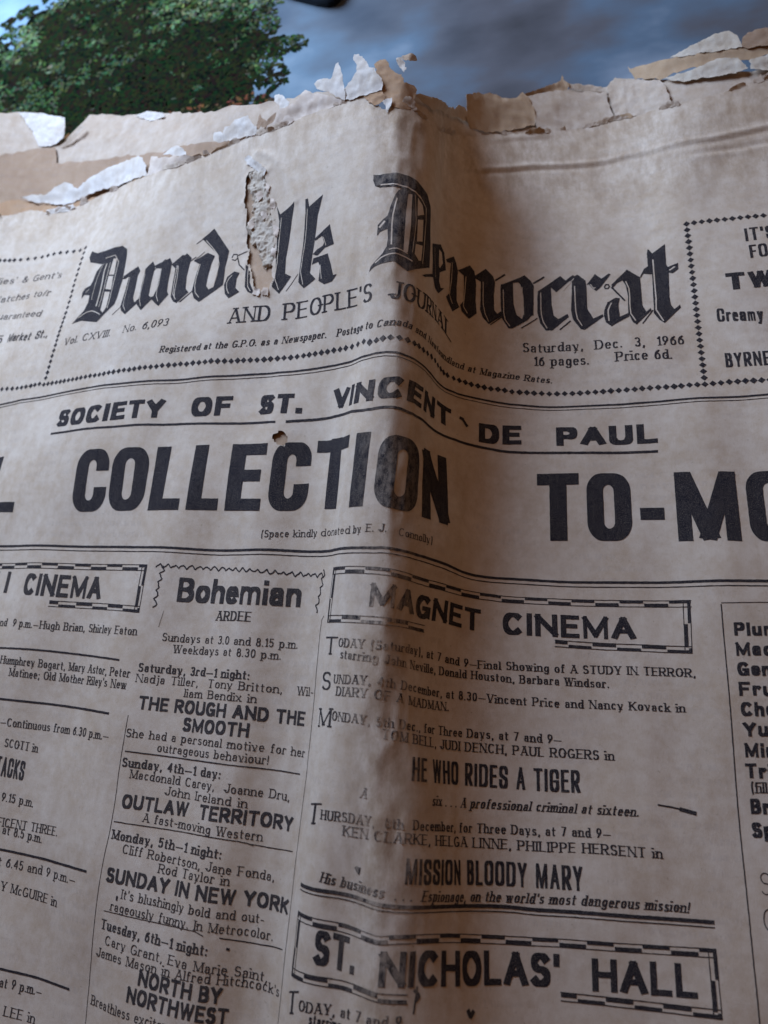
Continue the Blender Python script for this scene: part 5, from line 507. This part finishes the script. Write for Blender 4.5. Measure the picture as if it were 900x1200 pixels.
GC = {'O': (.82, '@.5,.76,.5,.24,0,180 @.5,.24,.5,.24,180,360 1,.76'), 'C': (.80, '1,.64 1,.76 @.5,.76,.5,.24,0,180 @.5,.24,.5,.24,180,360 1,.38'), 'G': (.8, '1,.66 1,.76 @.5,.76,.5,.24,0,180 @.5,.24,.5,.24,180,360 1,.46;.6,.46 1,.46'),
'D': (.8, '0,0 0,1;0,1 .5,1 @.5,.78,.5,.22,90,0 @.5,.22,.5,.22,0,-90 0,0'), 'S': (.76, '1,.7 1,.78 @.5,.78,.5,.22,0,180 0,.66 .1,.58 .9,.42 1,.34 @.5,.22,.5,.22,0,-180 0,.32'), 'M': (1.12, '0,0 0,1;.06,1 .5,.0;-.5,.0 .94,1;1,1 1,0'), 'W': (1.25, '0,1 .22,0;-.22,0 .5,1;.5,1 .78,0;-.78,0 1,1'),
'a': (.56, '.0,.5 @.5,.5,.5,.16,180,0 1,0;1,.36 .5,.36 @.5,.19,.5,.18,90,270 1,.05')}
STY = {  # stem, hairline, width factor, gap, serif, roundness
'cond': (.255, .175, .53, .055, 0, 3.4), 'condl': (.15, .115, .36, .09, 0, 3.4), 'bold': (.30, .22, .66, .12, 0, 2.4), 'sans': (.215, .185, .80, .12, 0, 2.1),
'sansx': (.20, .165, .86, .09, 0, 2.1), 'sansb': (.24, .20, .66, .12, 0, 2.1), 'serif': (.155, .075, .83, .16, .12, 2.1), 'serifi': (.14, .075, .8, .16, .09, 2.1), 'serifb': (.185, .085, .80, .16, .11, 2.1),
'typew': (.13, .085, .83, .18, .12, 2.1), 'typewb': (.19, .11, .83, .17, .12, 2.1), 'slab': (.26, .12, 1.0, .2, .1, 2.1), 'thin': (.05, .05, .9, .15, 0, 2.1)}
def parse(sub, sup):
    pts = []
    for tok in sub.split():
        if tok[0] == '@':
            cx, cy, rx, ry, a0, a1 = map(float, tok[1:].split(','))
            n = max(4, int(abs(a1-a0)/(15 if sup < 2.5 else 12)))
            for k in range(n+1):
                a = math.radians(a0+(a1-a0)*k/n); c, s = math.cos(a), math.sin(a)
                e2 = 2/(2.3 if sup > 3 else sup); pts.append((cx+rx*math.copysign(abs(c)**e2, c), cy+ry*math.copysign(abs(s)**e2, s)))
        else: pts.append(tuple(map(float, tok.split(','))))
    o = [pts[0]]
    for p in pts[1:]:
        if abs(p[0]-o[-1][0])+abs(p[1]-o[-1][1]) > 1e-4: o.append(p)
    return o
CACHE = {}
def glyph(ch, sup):
    k = (ch, sup)
    if k not in CACHE:
        w, s = (GC if sup > 3 else GL).get(ch) or GL.get(ch, GL[' ']); st = []
        for sub in s.split(';'):
            if not sub: continue
            thin = sub[0] == '-' and ch not in '-—'
            if thin: sub = sub[1:]
            st.append((thin, parse(sub, sup)))
        CACHE[k] = (w, st)
    return CACHE[k]
class Ink:
    def __init__(s): s.v = []; s.t = []; s.l = []; s.n = 0; s.layer = 0
    def quadstrip(s, left, right):
        n = len(left); b = s.n
        for a, c in zip(left, right): s.v += [a, c]
        s.l += [s.layer]*(2*n); s.n += 2*n
        for i in range(n-1): s.t += [(b+2*i, b+2*i+1, b+2*i+3), (b+2*i, b+2*i+3, b+2*i+2)]
        s.layer = (s.layer+1) % 9
    def stroke(s, pts, wv, wh, ext=True, tr=None):
        n = len(pts)
        if n < 2: return
        closed = n > 4 and abs(pts[0][0]-pts[-1][0])+abs(pts[0][1]-pts[-1][1]) < 1e-3
        P2 = [list(p) for p in pts]; D = []; Wd = []
        for i in range(n-1):
            dx, dy = pts[i+1][0]-pts[i][0], pts[i+1][1]-pts[i][1]; L = math.hypot(dx, dy) or 1e-9
            D.append((dx/L, dy/L)); Wd.append(.5*(wv*abs(dy/L)+wh*abs(dx/L)) if wv != wh else .5*wv)
        if ext and not closed:
            for e, d, sg in ((0, D[0], -1), (-1, D[-1], 1)):
                x = .5*(wh*abs(d[1])**2+wv*abs(d[0])**2); P2[e][0] += sg*d[0]*x; P2[e][1] += sg*d[1]*x
        Lf, Rt = [], []
        for i in range(n):
            if closed: a, b = D[i-1 if i else -1], D[i if i < n-1 else 0]; w = (Wd[i-1 if i else -1]+Wd[i if i < n-1 else 0])/2
            elif i == 0: a = b = D[0]; w = Wd[0]
            elif i == n-1: a = b = D[-1]; w = Wd[-1]
            else: a, b = D[i-1], D[i]; w = (Wd[i-1]+Wd[i])/2
            nx_, ny_ = -(a[1]+b[1]), a[0]+b[0]; L = math.hypot(nx_, ny_)
            if L < .3: nx_, ny_ = -a[1], a[0]; L = 1
            nx_ /= L; ny_ /= L; c = max(.55, nx_*-a[1]+ny_*a[0]); w /= c
            Lf.append((P2[i][0]+nx_*w, P2[i][1]+ny_*w)); Rt.append((P2[i][0]-nx_*w, P2[i][1]-ny_*w))
        if tr: Lf = [tr(*p) for p in Lf]; Rt = [tr(*p) for p in Rt]
        s.quadstrip(Lf, Rt)
    def poly(s, pts):
        t = tessellate_polygon([[Vector((x, y, 0)) for x, y in pts]]); b = s.n
        s.v += [tuple(p) for p in pts]; s.n += len(pts); s.l += [s.layer]*len(pts); s.t += [(b+i, b+j, b+k) for i, j, k in t]; s.layer = (s.layer+1) % 9
    def build(s, name, mat, parent=paper, base=.06, maxe=1.1, label=None, rough=.045):
        V_ = np.array(s.v, float); Lr = np.array(s.l, float); T_ = np.array(s.t)
        a = V_[T_]                                                 # (n,3,2) split long edges
        lay = Lr[T_[:, 0]]
        for _ in range(14):
            e = np.stack([np.hypot(*(a[:, 1]-a[:, 0]).T), np.hypot(*(a[:, 2]-a[:, 1]).T), np.hypot(*(a[:, 0]-a[:, 2]).T)], 1)
            k = e.argmax(1); bad = e.max(1) > maxe
            if not bad.any(): break
            ok = a[~bad]; okl = lay[~bad]; b = a[bad]; kb = k[bad]; bl = lay[bad]; r = np.arange(len(b))
            p0 = b[r, kb]; p1 = b[r, (kb+1) % 3]; p2 = b[r, (kb+2) % 3]; m = (p0+p1)/2
            a = np.concatenate([ok, np.stack([p0, m, p2], 1), np.stack([m, p1, p2], 1)]); lay = np.concatenate([okl, bl, bl])
        c = a.mean(1); k = np.ones(len(a), bool)
        for pl in (GASH, PINHOLE):
            mm = (abs(c[:, 0]-pl[0][0]) < 14) & (abs(c[:, 1]-pl[0][1]) < 50)
            if mm.any(): k[np.where(mm)[0][sdf(c[mm, 0], c[mm, 1], pl) > -.35]] = False
        a = a[k]; lay = lay[k]
        area2 = (a[:, 1, 0]-a[:, 0, 0])*(a[:, 2, 1]-a[:, 0, 1])-(a[:, 2, 0]-a[:, 0, 0])*(a[:, 1, 1]-a[:, 0, 1])
        fl = area2 < 0; a[fl] = a[fl][:, ::-1]; k = abs(area2) > 1e-6; a = a[k]; lay = lay[k]
        f = a.reshape(-1, 2); ll = np.repeat(lay, 3)
        key = np.round(np.concatenate([f, ll[:, None]], 1), 4); uq, ix, inv_ = np.unique(key, axis=0, return_index=True, return_inverse=True)
        p = f[ix]; lz = ll[ix]; inv_ = inv_.ravel()
        uu = p[:, 0]+rough*vnoise(p[:, 0]/.35, p[:, 1]/.35, 90); vv = p[:, 1]+rough*vnoise(p[:, 0]/.35, p[:, 1]/.35, 91)
        o = mesh(name, page(uu, vv, base+lz*.004), inv_.reshape(-1, 3), mat, parent, np.stack([uu, vv], 1), inkwear(uu, vv), smooth=True)
        if label: o['label'] = label
        return o
def text(ink, style, s, base, cap, slant, letters=False):
    wv, wh, f, gap, ser, sup = STY[style]
    B = np.array(base); bu, bv = B[:, 0], B[:, 1]; L = bu[-1]-bu[0]
    gl = [glyph(c, sup) for c in s]
    if style in ('cond', 'condl', 'sans', 'bold'):
        nat = sum(g[0]*f+wv+gap for g in gl)*cap-gap*cap; wv *= min(1.12, max(.6, (L/nat)**.8)); pen0 = wv
    fix = sum(wv for c in s if c != ' ')*cap; flex = sum((g[0]*f+(gap if i < len(s)-1 else 0) + (.10 if c == ' ' else 0)) for i, (g, c) in enumerate(zip(gl, s)))*cap
    k = (L-fix)/flex if flex > 0 else 1; pen = wv
    if k < .55: sc = L/(fix+flex); pen = wv*sc*1.05; k = (L-fix*pen/wv)/flex
    w2 = min(pen, wv)*cap; h2 = wh*cap; x = bu[0]
    jit = .012*cap
    for c, (gw, st) in zip(s, gl):
        if c == ' ': x += (gw*f+gap+.10)*cap*k; continue
        W_ = gw*f*cap*k; X0 = x+w2/2; dy = random.uniform(-jit, jit)*(.4 if cap > 5 else 1.6)
        lo, hi = (-9, 99) if any(b < -.01 or b > 1.01 for _, p_ in st for a, b in p_) else (0, cap)
        if hi == cap and c.islower() and all(b < .67 for _, p_ in st for a, b in p_): hi = h2/2+.66*(cap-h2)+h2/2
        def tr(px_, py_):
            py_ = min(max(py_, lo), hi); uu = X0+px_; return (uu+slant*py_, float(np.interp(uu, bu, bv))+py_+dy)
        if letters: ink = single('headline_letter')
        if style == 'cond' and c in 'OC':                           # rounded rectangle bowls with straight sides
            wO = W_+w2; loops = []
            for ins_x, ins_y, rr in ((0, 0, .36*wO), (w2, h2, .13*wO)):
                pt = []; aa, bb = wO/2-ins_x, cap/2-ins_y
                for q_, (sx, sy) in enumerate(((1, 1), (-1, 1), (-1, -1), (1, -1))):
                    for k_ in range(9):
                        an = math.radians(90*q_+90*k_/8); pt.append((aa*sx-sx*rr+rr*math.cos(an)+W_/2, bb*sy-sy*rr*1.25+rr*1.25*math.sin(an)+cap/2))
                loops.append(pt)
            o_, i_ = loops
            if c == 'O': o_ = o_+o_[:1]; i_ = i_+i_[:1]
            else: o_ = [(o_[0][0], cap*.645)]+o_+[(o_[-1][0], cap*.385)]; i_ = [(i_[0][0], cap*.645)]+i_+[(i_[-1][0], cap*.385)]
            ink.quadstrip([tr(*p) for p in o_], [tr(*p) for p in i_]); x += w2+W_+gap*cap*k; continue
        for thin, pts in st:
            Q = [(a*W_, h2/2+b*(cap-h2)) for a, b in pts]
            sw = w2*.42 if (thin and ser) else w2*(.72 if c in 'WMwm' and not ser else 1)*(.8 if c in 'NVAXKY' and sup > 3 else 1)
            ink.stroke(Q, sw, h2, True, tr)
            if ser:
                for e, nb in ((Q[0], Q[1]), (Q[-1], Q[-2])):
                    if abs(e[1]-nb[1]) > .8*abs(e[0]-nb[0]) and c not in ".,:;'’()!/&0234567896SsCcGaegtr@1" or (c in 'r1' and e[1] < h2 and nb[1] > e[1]):
                        low = c.islower() and e[1] > cap*.3
                        xa = e[0]-sw/2-ser*cap; xb = e[0]+(sw/2+ser*cap if not low else 0)
                        ink.stroke([(xa, e[1]), (xb, e[1])], h2, h2, False, tr)
        x += w2+W_+gap*cap*k
        # keep path parameter in page millimetres
INK = {}
def get(n):
    if n not in INK: INK[n] = Ink()
    return INK[n]
EXTRA = []
def single(n):
    k = Ink(); k.layer = random.randrange(9); EXTRA.append((n, k)); return k
for part, style, s, base, cap, slant in TEXTS: text(get(part), style, s, base, cap, slant, part == 'banner_headline')
def smooth_path(pl, n):
    a = np.array(pl, float)
    if len(a) < 3: t = np.linspace(0, 1, n)[:, None]; return a[0]+(a[-1]-a[0])*t
    d = np.r_[0, np.cumsum(np.hypot(*np.diff(a, axis=0).T))]; t = np.linspace(0, d[-1], n); out = []
    p = np.vstack([2*a[0]-a[1], a, 2*a[-1]-a[-2]])
    for q_ in t:
        i = min(np.searchsorted(d, q_, 'right')-1, len(a)-2); f = (q_-d[i])/(d[i+1]-d[i]); p0, p1, p2, p3 = p[i:i+4]
        out.append(.5*((2*p1)+(-p0+p2)*f+(2*p0-5*p1+4*p2-p3)*f*f+(-p0+3*p1-3*p2+p3)*f**3))
    return np.array(out)
for part, pl, w, off in RULES:
    L = sum(math.dist(a, b) for a, b in zip(pl[:-1], pl[1:])); n = max(6, int(L/2.5)); q2 = smooth_path(pl, n)
    pts = [(float(x), float(y)+off) for x, y in q2]
    ink = single(part); D_ = [(b[0]-a[0], b[1]-a[1]) for a, b in zip(pts[:-1], pts[1:])]
    ww = w*(1+.12*random.uniform(-1, 1))
    ink.stroke(pts, ww, ww, False)
    for k in range(int(L/14)): pass
ink = get('diamond_border'); ink.layer = 0
for (x, y) in DIAMONDS:
    r = .98+random.uniform(-.07, .05); ink.poly([(x-r, y), (x, y-r*.95), (x+r, y), (x, y+r*.95)])
def checker(ink, pl, inw, L=6.05, w=.62):
    """two parallel rows of alternating dashes with hairlines; inw = inward normal side"""
    if len(pl) < 2: return
    tot = sum(math.dist(a, b) for a, b in zip(pl[:-1], pl[1:])); n = max(8, int(tot/.8)); q2 = smooth_path(pl, n)
    T2 = np.gradient(q2, axis=0); T2 /= np.hypot(*T2.T)[:, None]; N2 = np.stack([-T2[:, 1], T2[:, 0]], 1)*inw
    d = np.r_[0, np.cumsum(np.hypot(*np.diff(q2, axis=0).T))]
    def at(s_, o): return (float(np.interp(s_, d, q2[:, 0]))+float(np.interp(s_, d, N2[:, 0]))*o, float(np.interp(s_, d, q2[:, 1]))+float(np.interp(s_, d, N2[:, 1]))*o)
    for o in (.1, 1.75):
        ink.stroke([at(t_, o) for t_ in np.linspace(0, d[-1], n)], .2, .2, False)
    s_ = 0; k = 0
    while s_ < d[-1]-.5:
        e = min(s_+L, d[-1]); o = .42 if k % 2 == 0 else 1.25
        ink.stroke([at(t_, o) for t_ in np.linspace(s_+.12, e-.12, 6)], .78, .78, False); s_ = e; k += 1
for part, top, right, b1, b2, left in BORDERS:
    ink = get(part)
    for pl in (top, right, b1, b2, left): checker(ink, pl, -1)
ink = get('wavy_border')
for pl in WAVES:
    tot = sum(math.dist(a, b) for a, b in zip(pl[:-1], pl[1:])); q2 = smooth_path(pl, int(tot/.25)); ink = single('wavy_border'); d = np.linspace(0, tot, len(q2))
    T2 = np.gradient(q2, axis=0); T2 /= np.hypot(*T2.T)[:, None]
    ph = (d/2.35) % 1; amp = np.where(ph < .55, ph/.55, (1-ph)/.45)*.95-.45+.3*np.sin(d*5.2)*.35+.15*np.sin(d*1.9)
    pts = [(float(a[0]-t_[1]*m_), float(a[1]+t_[0]*m_)) for a, t_, m_ in zip(q2, T2, amp)]
    ink.stroke(pts, .36, .36, False)
ttl = get('masthead_title')
for pl in GOTHIC: ttl.poly(pl)
for pl, w in HAIRLINES: ttl.stroke([tuple(p) for p in pl], w*.29, w*.29, False)
for n_, ink in list(INK.items())+EXTRA:
    if not ink.n: continue
    ink.build(n_, M['faintink'] if n_ in ('donation_note', 'left_cinema_listing', 'bohemian_cinema_listing', 'left_ear_advert') else M['ink'])
il = Ink()
for pl, w in INLINES:
    if w == 0: il.poly(pl)
    else: il.stroke([tuple(p) for p in smooth_path(pl, max(len(pl), 6))], w*.25, w*.25, False)
il.build('masthead_inline', M['page'], base=.11, label='pale unprinted inlines inside the black letters')
# ------------------------------------------------------------ picture mat and table
def flat_mat(name, build, rough=.25, spec=.5):
    m = bpy.data.materials.new(name); m.use_nodes = True; nt = m.node_tree; bs = nt.nodes['Principled BSDF']
    bs.inputs['Roughness'].default_value = rough; bs.inputs['Specular IOR Level'].default_value = spec
    nt.links.new(build(nt), bs.inputs['Base Color']); return m
def sky_print(nt):
    tc = nd(nt, 'ShaderNodeTexCoord').outputs['Object']
    n1 = noise(nt, mapv(nt, tc, (1, 1.3, 1)), 14, 2, .45); n2 = noise(nt, mapv(nt, tc, (1, 1.5, 1)), 40, 3, .5)
    f = math_(nt, 'ADD', math_(nt, 'MULTIPLY', n1, .75), math_(nt, 'MULTIPLY', n2, .25))
    sx = nd(nt, 'ShaderNodeSeparateXYZ'); nt.links.new(tc, sx.inputs[0])
    cl = ramp(nt, f, [(.36, (.065, .062, .062)), (.47, (.105, .102, .105)), (.56, (.11, .15, .185)), (.66, (.25, .29, .32))])
    lf = ramp(nt, math_(nt, 'ADD', math_(nt, 'MULTIPLY', sx.outputs[0], 2.6), .55), [(.08, (1, 1, 1)), (.30, (.45,)*3), (.50, (.25,)*3), (.66, (0, 0, 0))])
    return mix(nt, lf, cl, mix(nt, ramp(nt, f, [(.4, (0, 0, 0)), (.62, (1, 1, 1))]), (.11, .19, .25), (.32, .43, .45)))
M['mat'] = flat_mat('printed_sky', sky_print, .9, .0)
def rounded_slab(name, pts, z0, z1, mat, parent=None):
    n = len(pts); a = np.array(pts); c = a.mean(0); rows = []
    for z, s_ in ((z0, 1), (z1-.0012, 1), (z1-.0003, .993), (z1, .975)): rows.append(np.c_[(a-c)*s_+c, np.full(n, z)])
    co = np.concatenate(rows+[np.array([[c[0], c[1], z1], [c[0], c[1], z0]])]); f = []
    for k in range(3):
        for i in range(n): j = (i+1) % n; f += [(k*n+i, k*n+j, (k+1)*n+j), (k*n+i, (k+1)*n+j, (k+1)*n+i)]
    for i in range(n): j = (i+1) % n; f += [(3*n+i, 3*n+j, 4*n), (j, i, 4*n+1)]
    return mesh(name, co, np.array(f), mat, parent, smooth=False)
mt = empty('picture_mat', (0, .1, -.004), 'mat printed with a leafy tree and a cloudy blue sky under the newspaper', 'place mat')
bpy.context.view_layer.update()
rounded_slab('printed_sheet', [(-.45, -.22), (.42, -.22), (.42, .46), (-.45, .46)], -.003, 0, M['mat'], mt)
# the printed tree: a dark mass and many leaf prints, flat ink on the mat
def col_mat(name, rough=.42):
    def b(nt):
        at = nd(nt, 'ShaderNodeAttribute', attribute_name='tint'); return at.outputs['Color']
    return flat_mat(name, b, .9, .0)
tp = [(a/1000, b/1000) for a, b in TREE]; A = np.array(tp)
leaves_v = []; leaves_f = []; tint = []
def add_leaf(x, y, r, ang, c, z):
    b = len(leaves_v); k = 6
    for i in range(k):
        t_ = 2*math.pi*i/k; rr = r*(1 if i % 3 else 1.35)*random.uniform(.75, 1.1); ex, ey = rr*math.cos(t_), .62*rr*math.sin(t_)
        leaves_v.append((x+ex*math.cos(ang)-ey*math.sin(ang), y+ex*math.sin(ang)+ey*math.cos(ang), z)); tint.append(c)
    for i in range(1, k-1): leaves_f.append((b, b+i, b+i+1))
tot = 0
L0 = [tuple(p) for p in tp]
N = 52000
xs = rng.uniform(A[:, 0].min()-.006, A[:, 0].max()+.006, N); ys = rng.uniform(A[:, 1].min(), min(A[:, 1].max(), .40), N)
sd = sdf(xs*1000, ys*1000, [tuple(p) for p in TREE])/1000
edge_n = .0045*vnoise(xs/.006, ys/.006, 70)+.0025*vnoise(xs/.0022, ys/.0022, 71)
cl1 = vnoise(xs/.017, ys/.013, 72); cl2 = vnoise(xs/.006, ys/.005, 73)
lowb = np.array([b for a, b in tp]).min()
for i in np.argsort(-sd):
    s_ = sd[i]+edge_n[i]
    if s_ < -.0005 or (s_ < .012 and cl2[i]+.5*vnoise(xs[i:i+1]/.003, ys[i:i+1]/.003, 75)[0] < -.45): continue
    lite = .35+.30*cl1[i]+.42*cl2[i]+random.uniform(-.30, .30)
    dn = (ys[i]-lowb)/.07
    lite *= min(1, .25+.55*dn)
    r = random.uniform(.0006, .0013)
    if lite > .72: c = (random.uniform(.08, .16), random.uniform(.11, .19), random.uniform(.045, .09))
    elif lite > .45: c = (random.uniform(.025, .06), random.uniform(.04, .08), random.uniform(.015, .035))
    else: c = (random.uniform(.006, .02), random.uniform(.008, .024), .007)
    if dn < .45 and random.random() < .30: c = (random.uniform(.05, .16), random.uniform(.035, .07), random.uniform(.02, .03))
    add_leaf(xs[i], ys[i], r*(1.25 if lite < .45 else 1), random.uniform(0, 6.28), (*c, 1), .00006+.0000012*(tot % 60)+(.00004 if lite > .45 else 0)); tot += 1
sh = []
bl_ = [(float(c[0]+(x-c[0])*.84), float(c[1]+(y-c[1])*.84)) for c in [A.mean(0)] for x, y in tp]
tr_ = tessellate_polygon([[Vector((x, y, 0)) for x, y in bl_]])
b0 = len(leaves_v); leaves_v += [(x, y, .00003) for x, y in bl_]; tint += [(.004, .006, .004, 1)]*len(bl_); leaves_f += [(b0+i, b0+j, b0+k) for i, j, k in tr_]
to = mesh('printed_tree', np.array(leaves_v), np.array(leaves_f), col_mat('printed_foliage'), mt, smooth=False); to['kind'] = 'stuff'
me = to.data; ca = me.color_attributes.new('tint', 'FLOAT_COLOR', 'POINT'); ca.data.foreach_set('color', np.array(tint, np.float32).ravel())
m = bpy.data.materials.new('black_plastic'); m.use_nodes = True; bs = m.node_tree.nodes['Principled BSDF']
bs.inputs['Base Color'].default_value = (.012, .012, .014, 1); bs.inputs['Roughness'].default_value = .35
cse = rounded_slab('black_case', [(a/1000, b/1000) for a, b in CASE], 0.0002, .006, m)
cse['label'] = 'rounded black case corner lying on the printed sky at the top'; cse['category'] = 'case'
def wood(nt):
    tc = nd(nt, 'ShaderNodeTexCoord').outputs['Object']; n1 = noise(nt, mapv(nt, tc, (2, 22, 2)), 6, 6, .6)
    return ramp(nt, n1, [(.3, (.10, .055, .03)), (.7, (.21, .12, .065))])
tb = mesh('table_top', [(-.9, -.7, -.0034), (.9, -.7, -.0034), (.9, .9, -.0034), (-.9, .9, -.0034)], np.array([[0, 1, 2, 3]]), flat_mat('brown_wood', wood, .4), smooth=False)
tb['kind'] = 'structure'
print('tris', sum(len(o.data.polygons) for o in bpy.data.objects if o.type == 'MESH'))
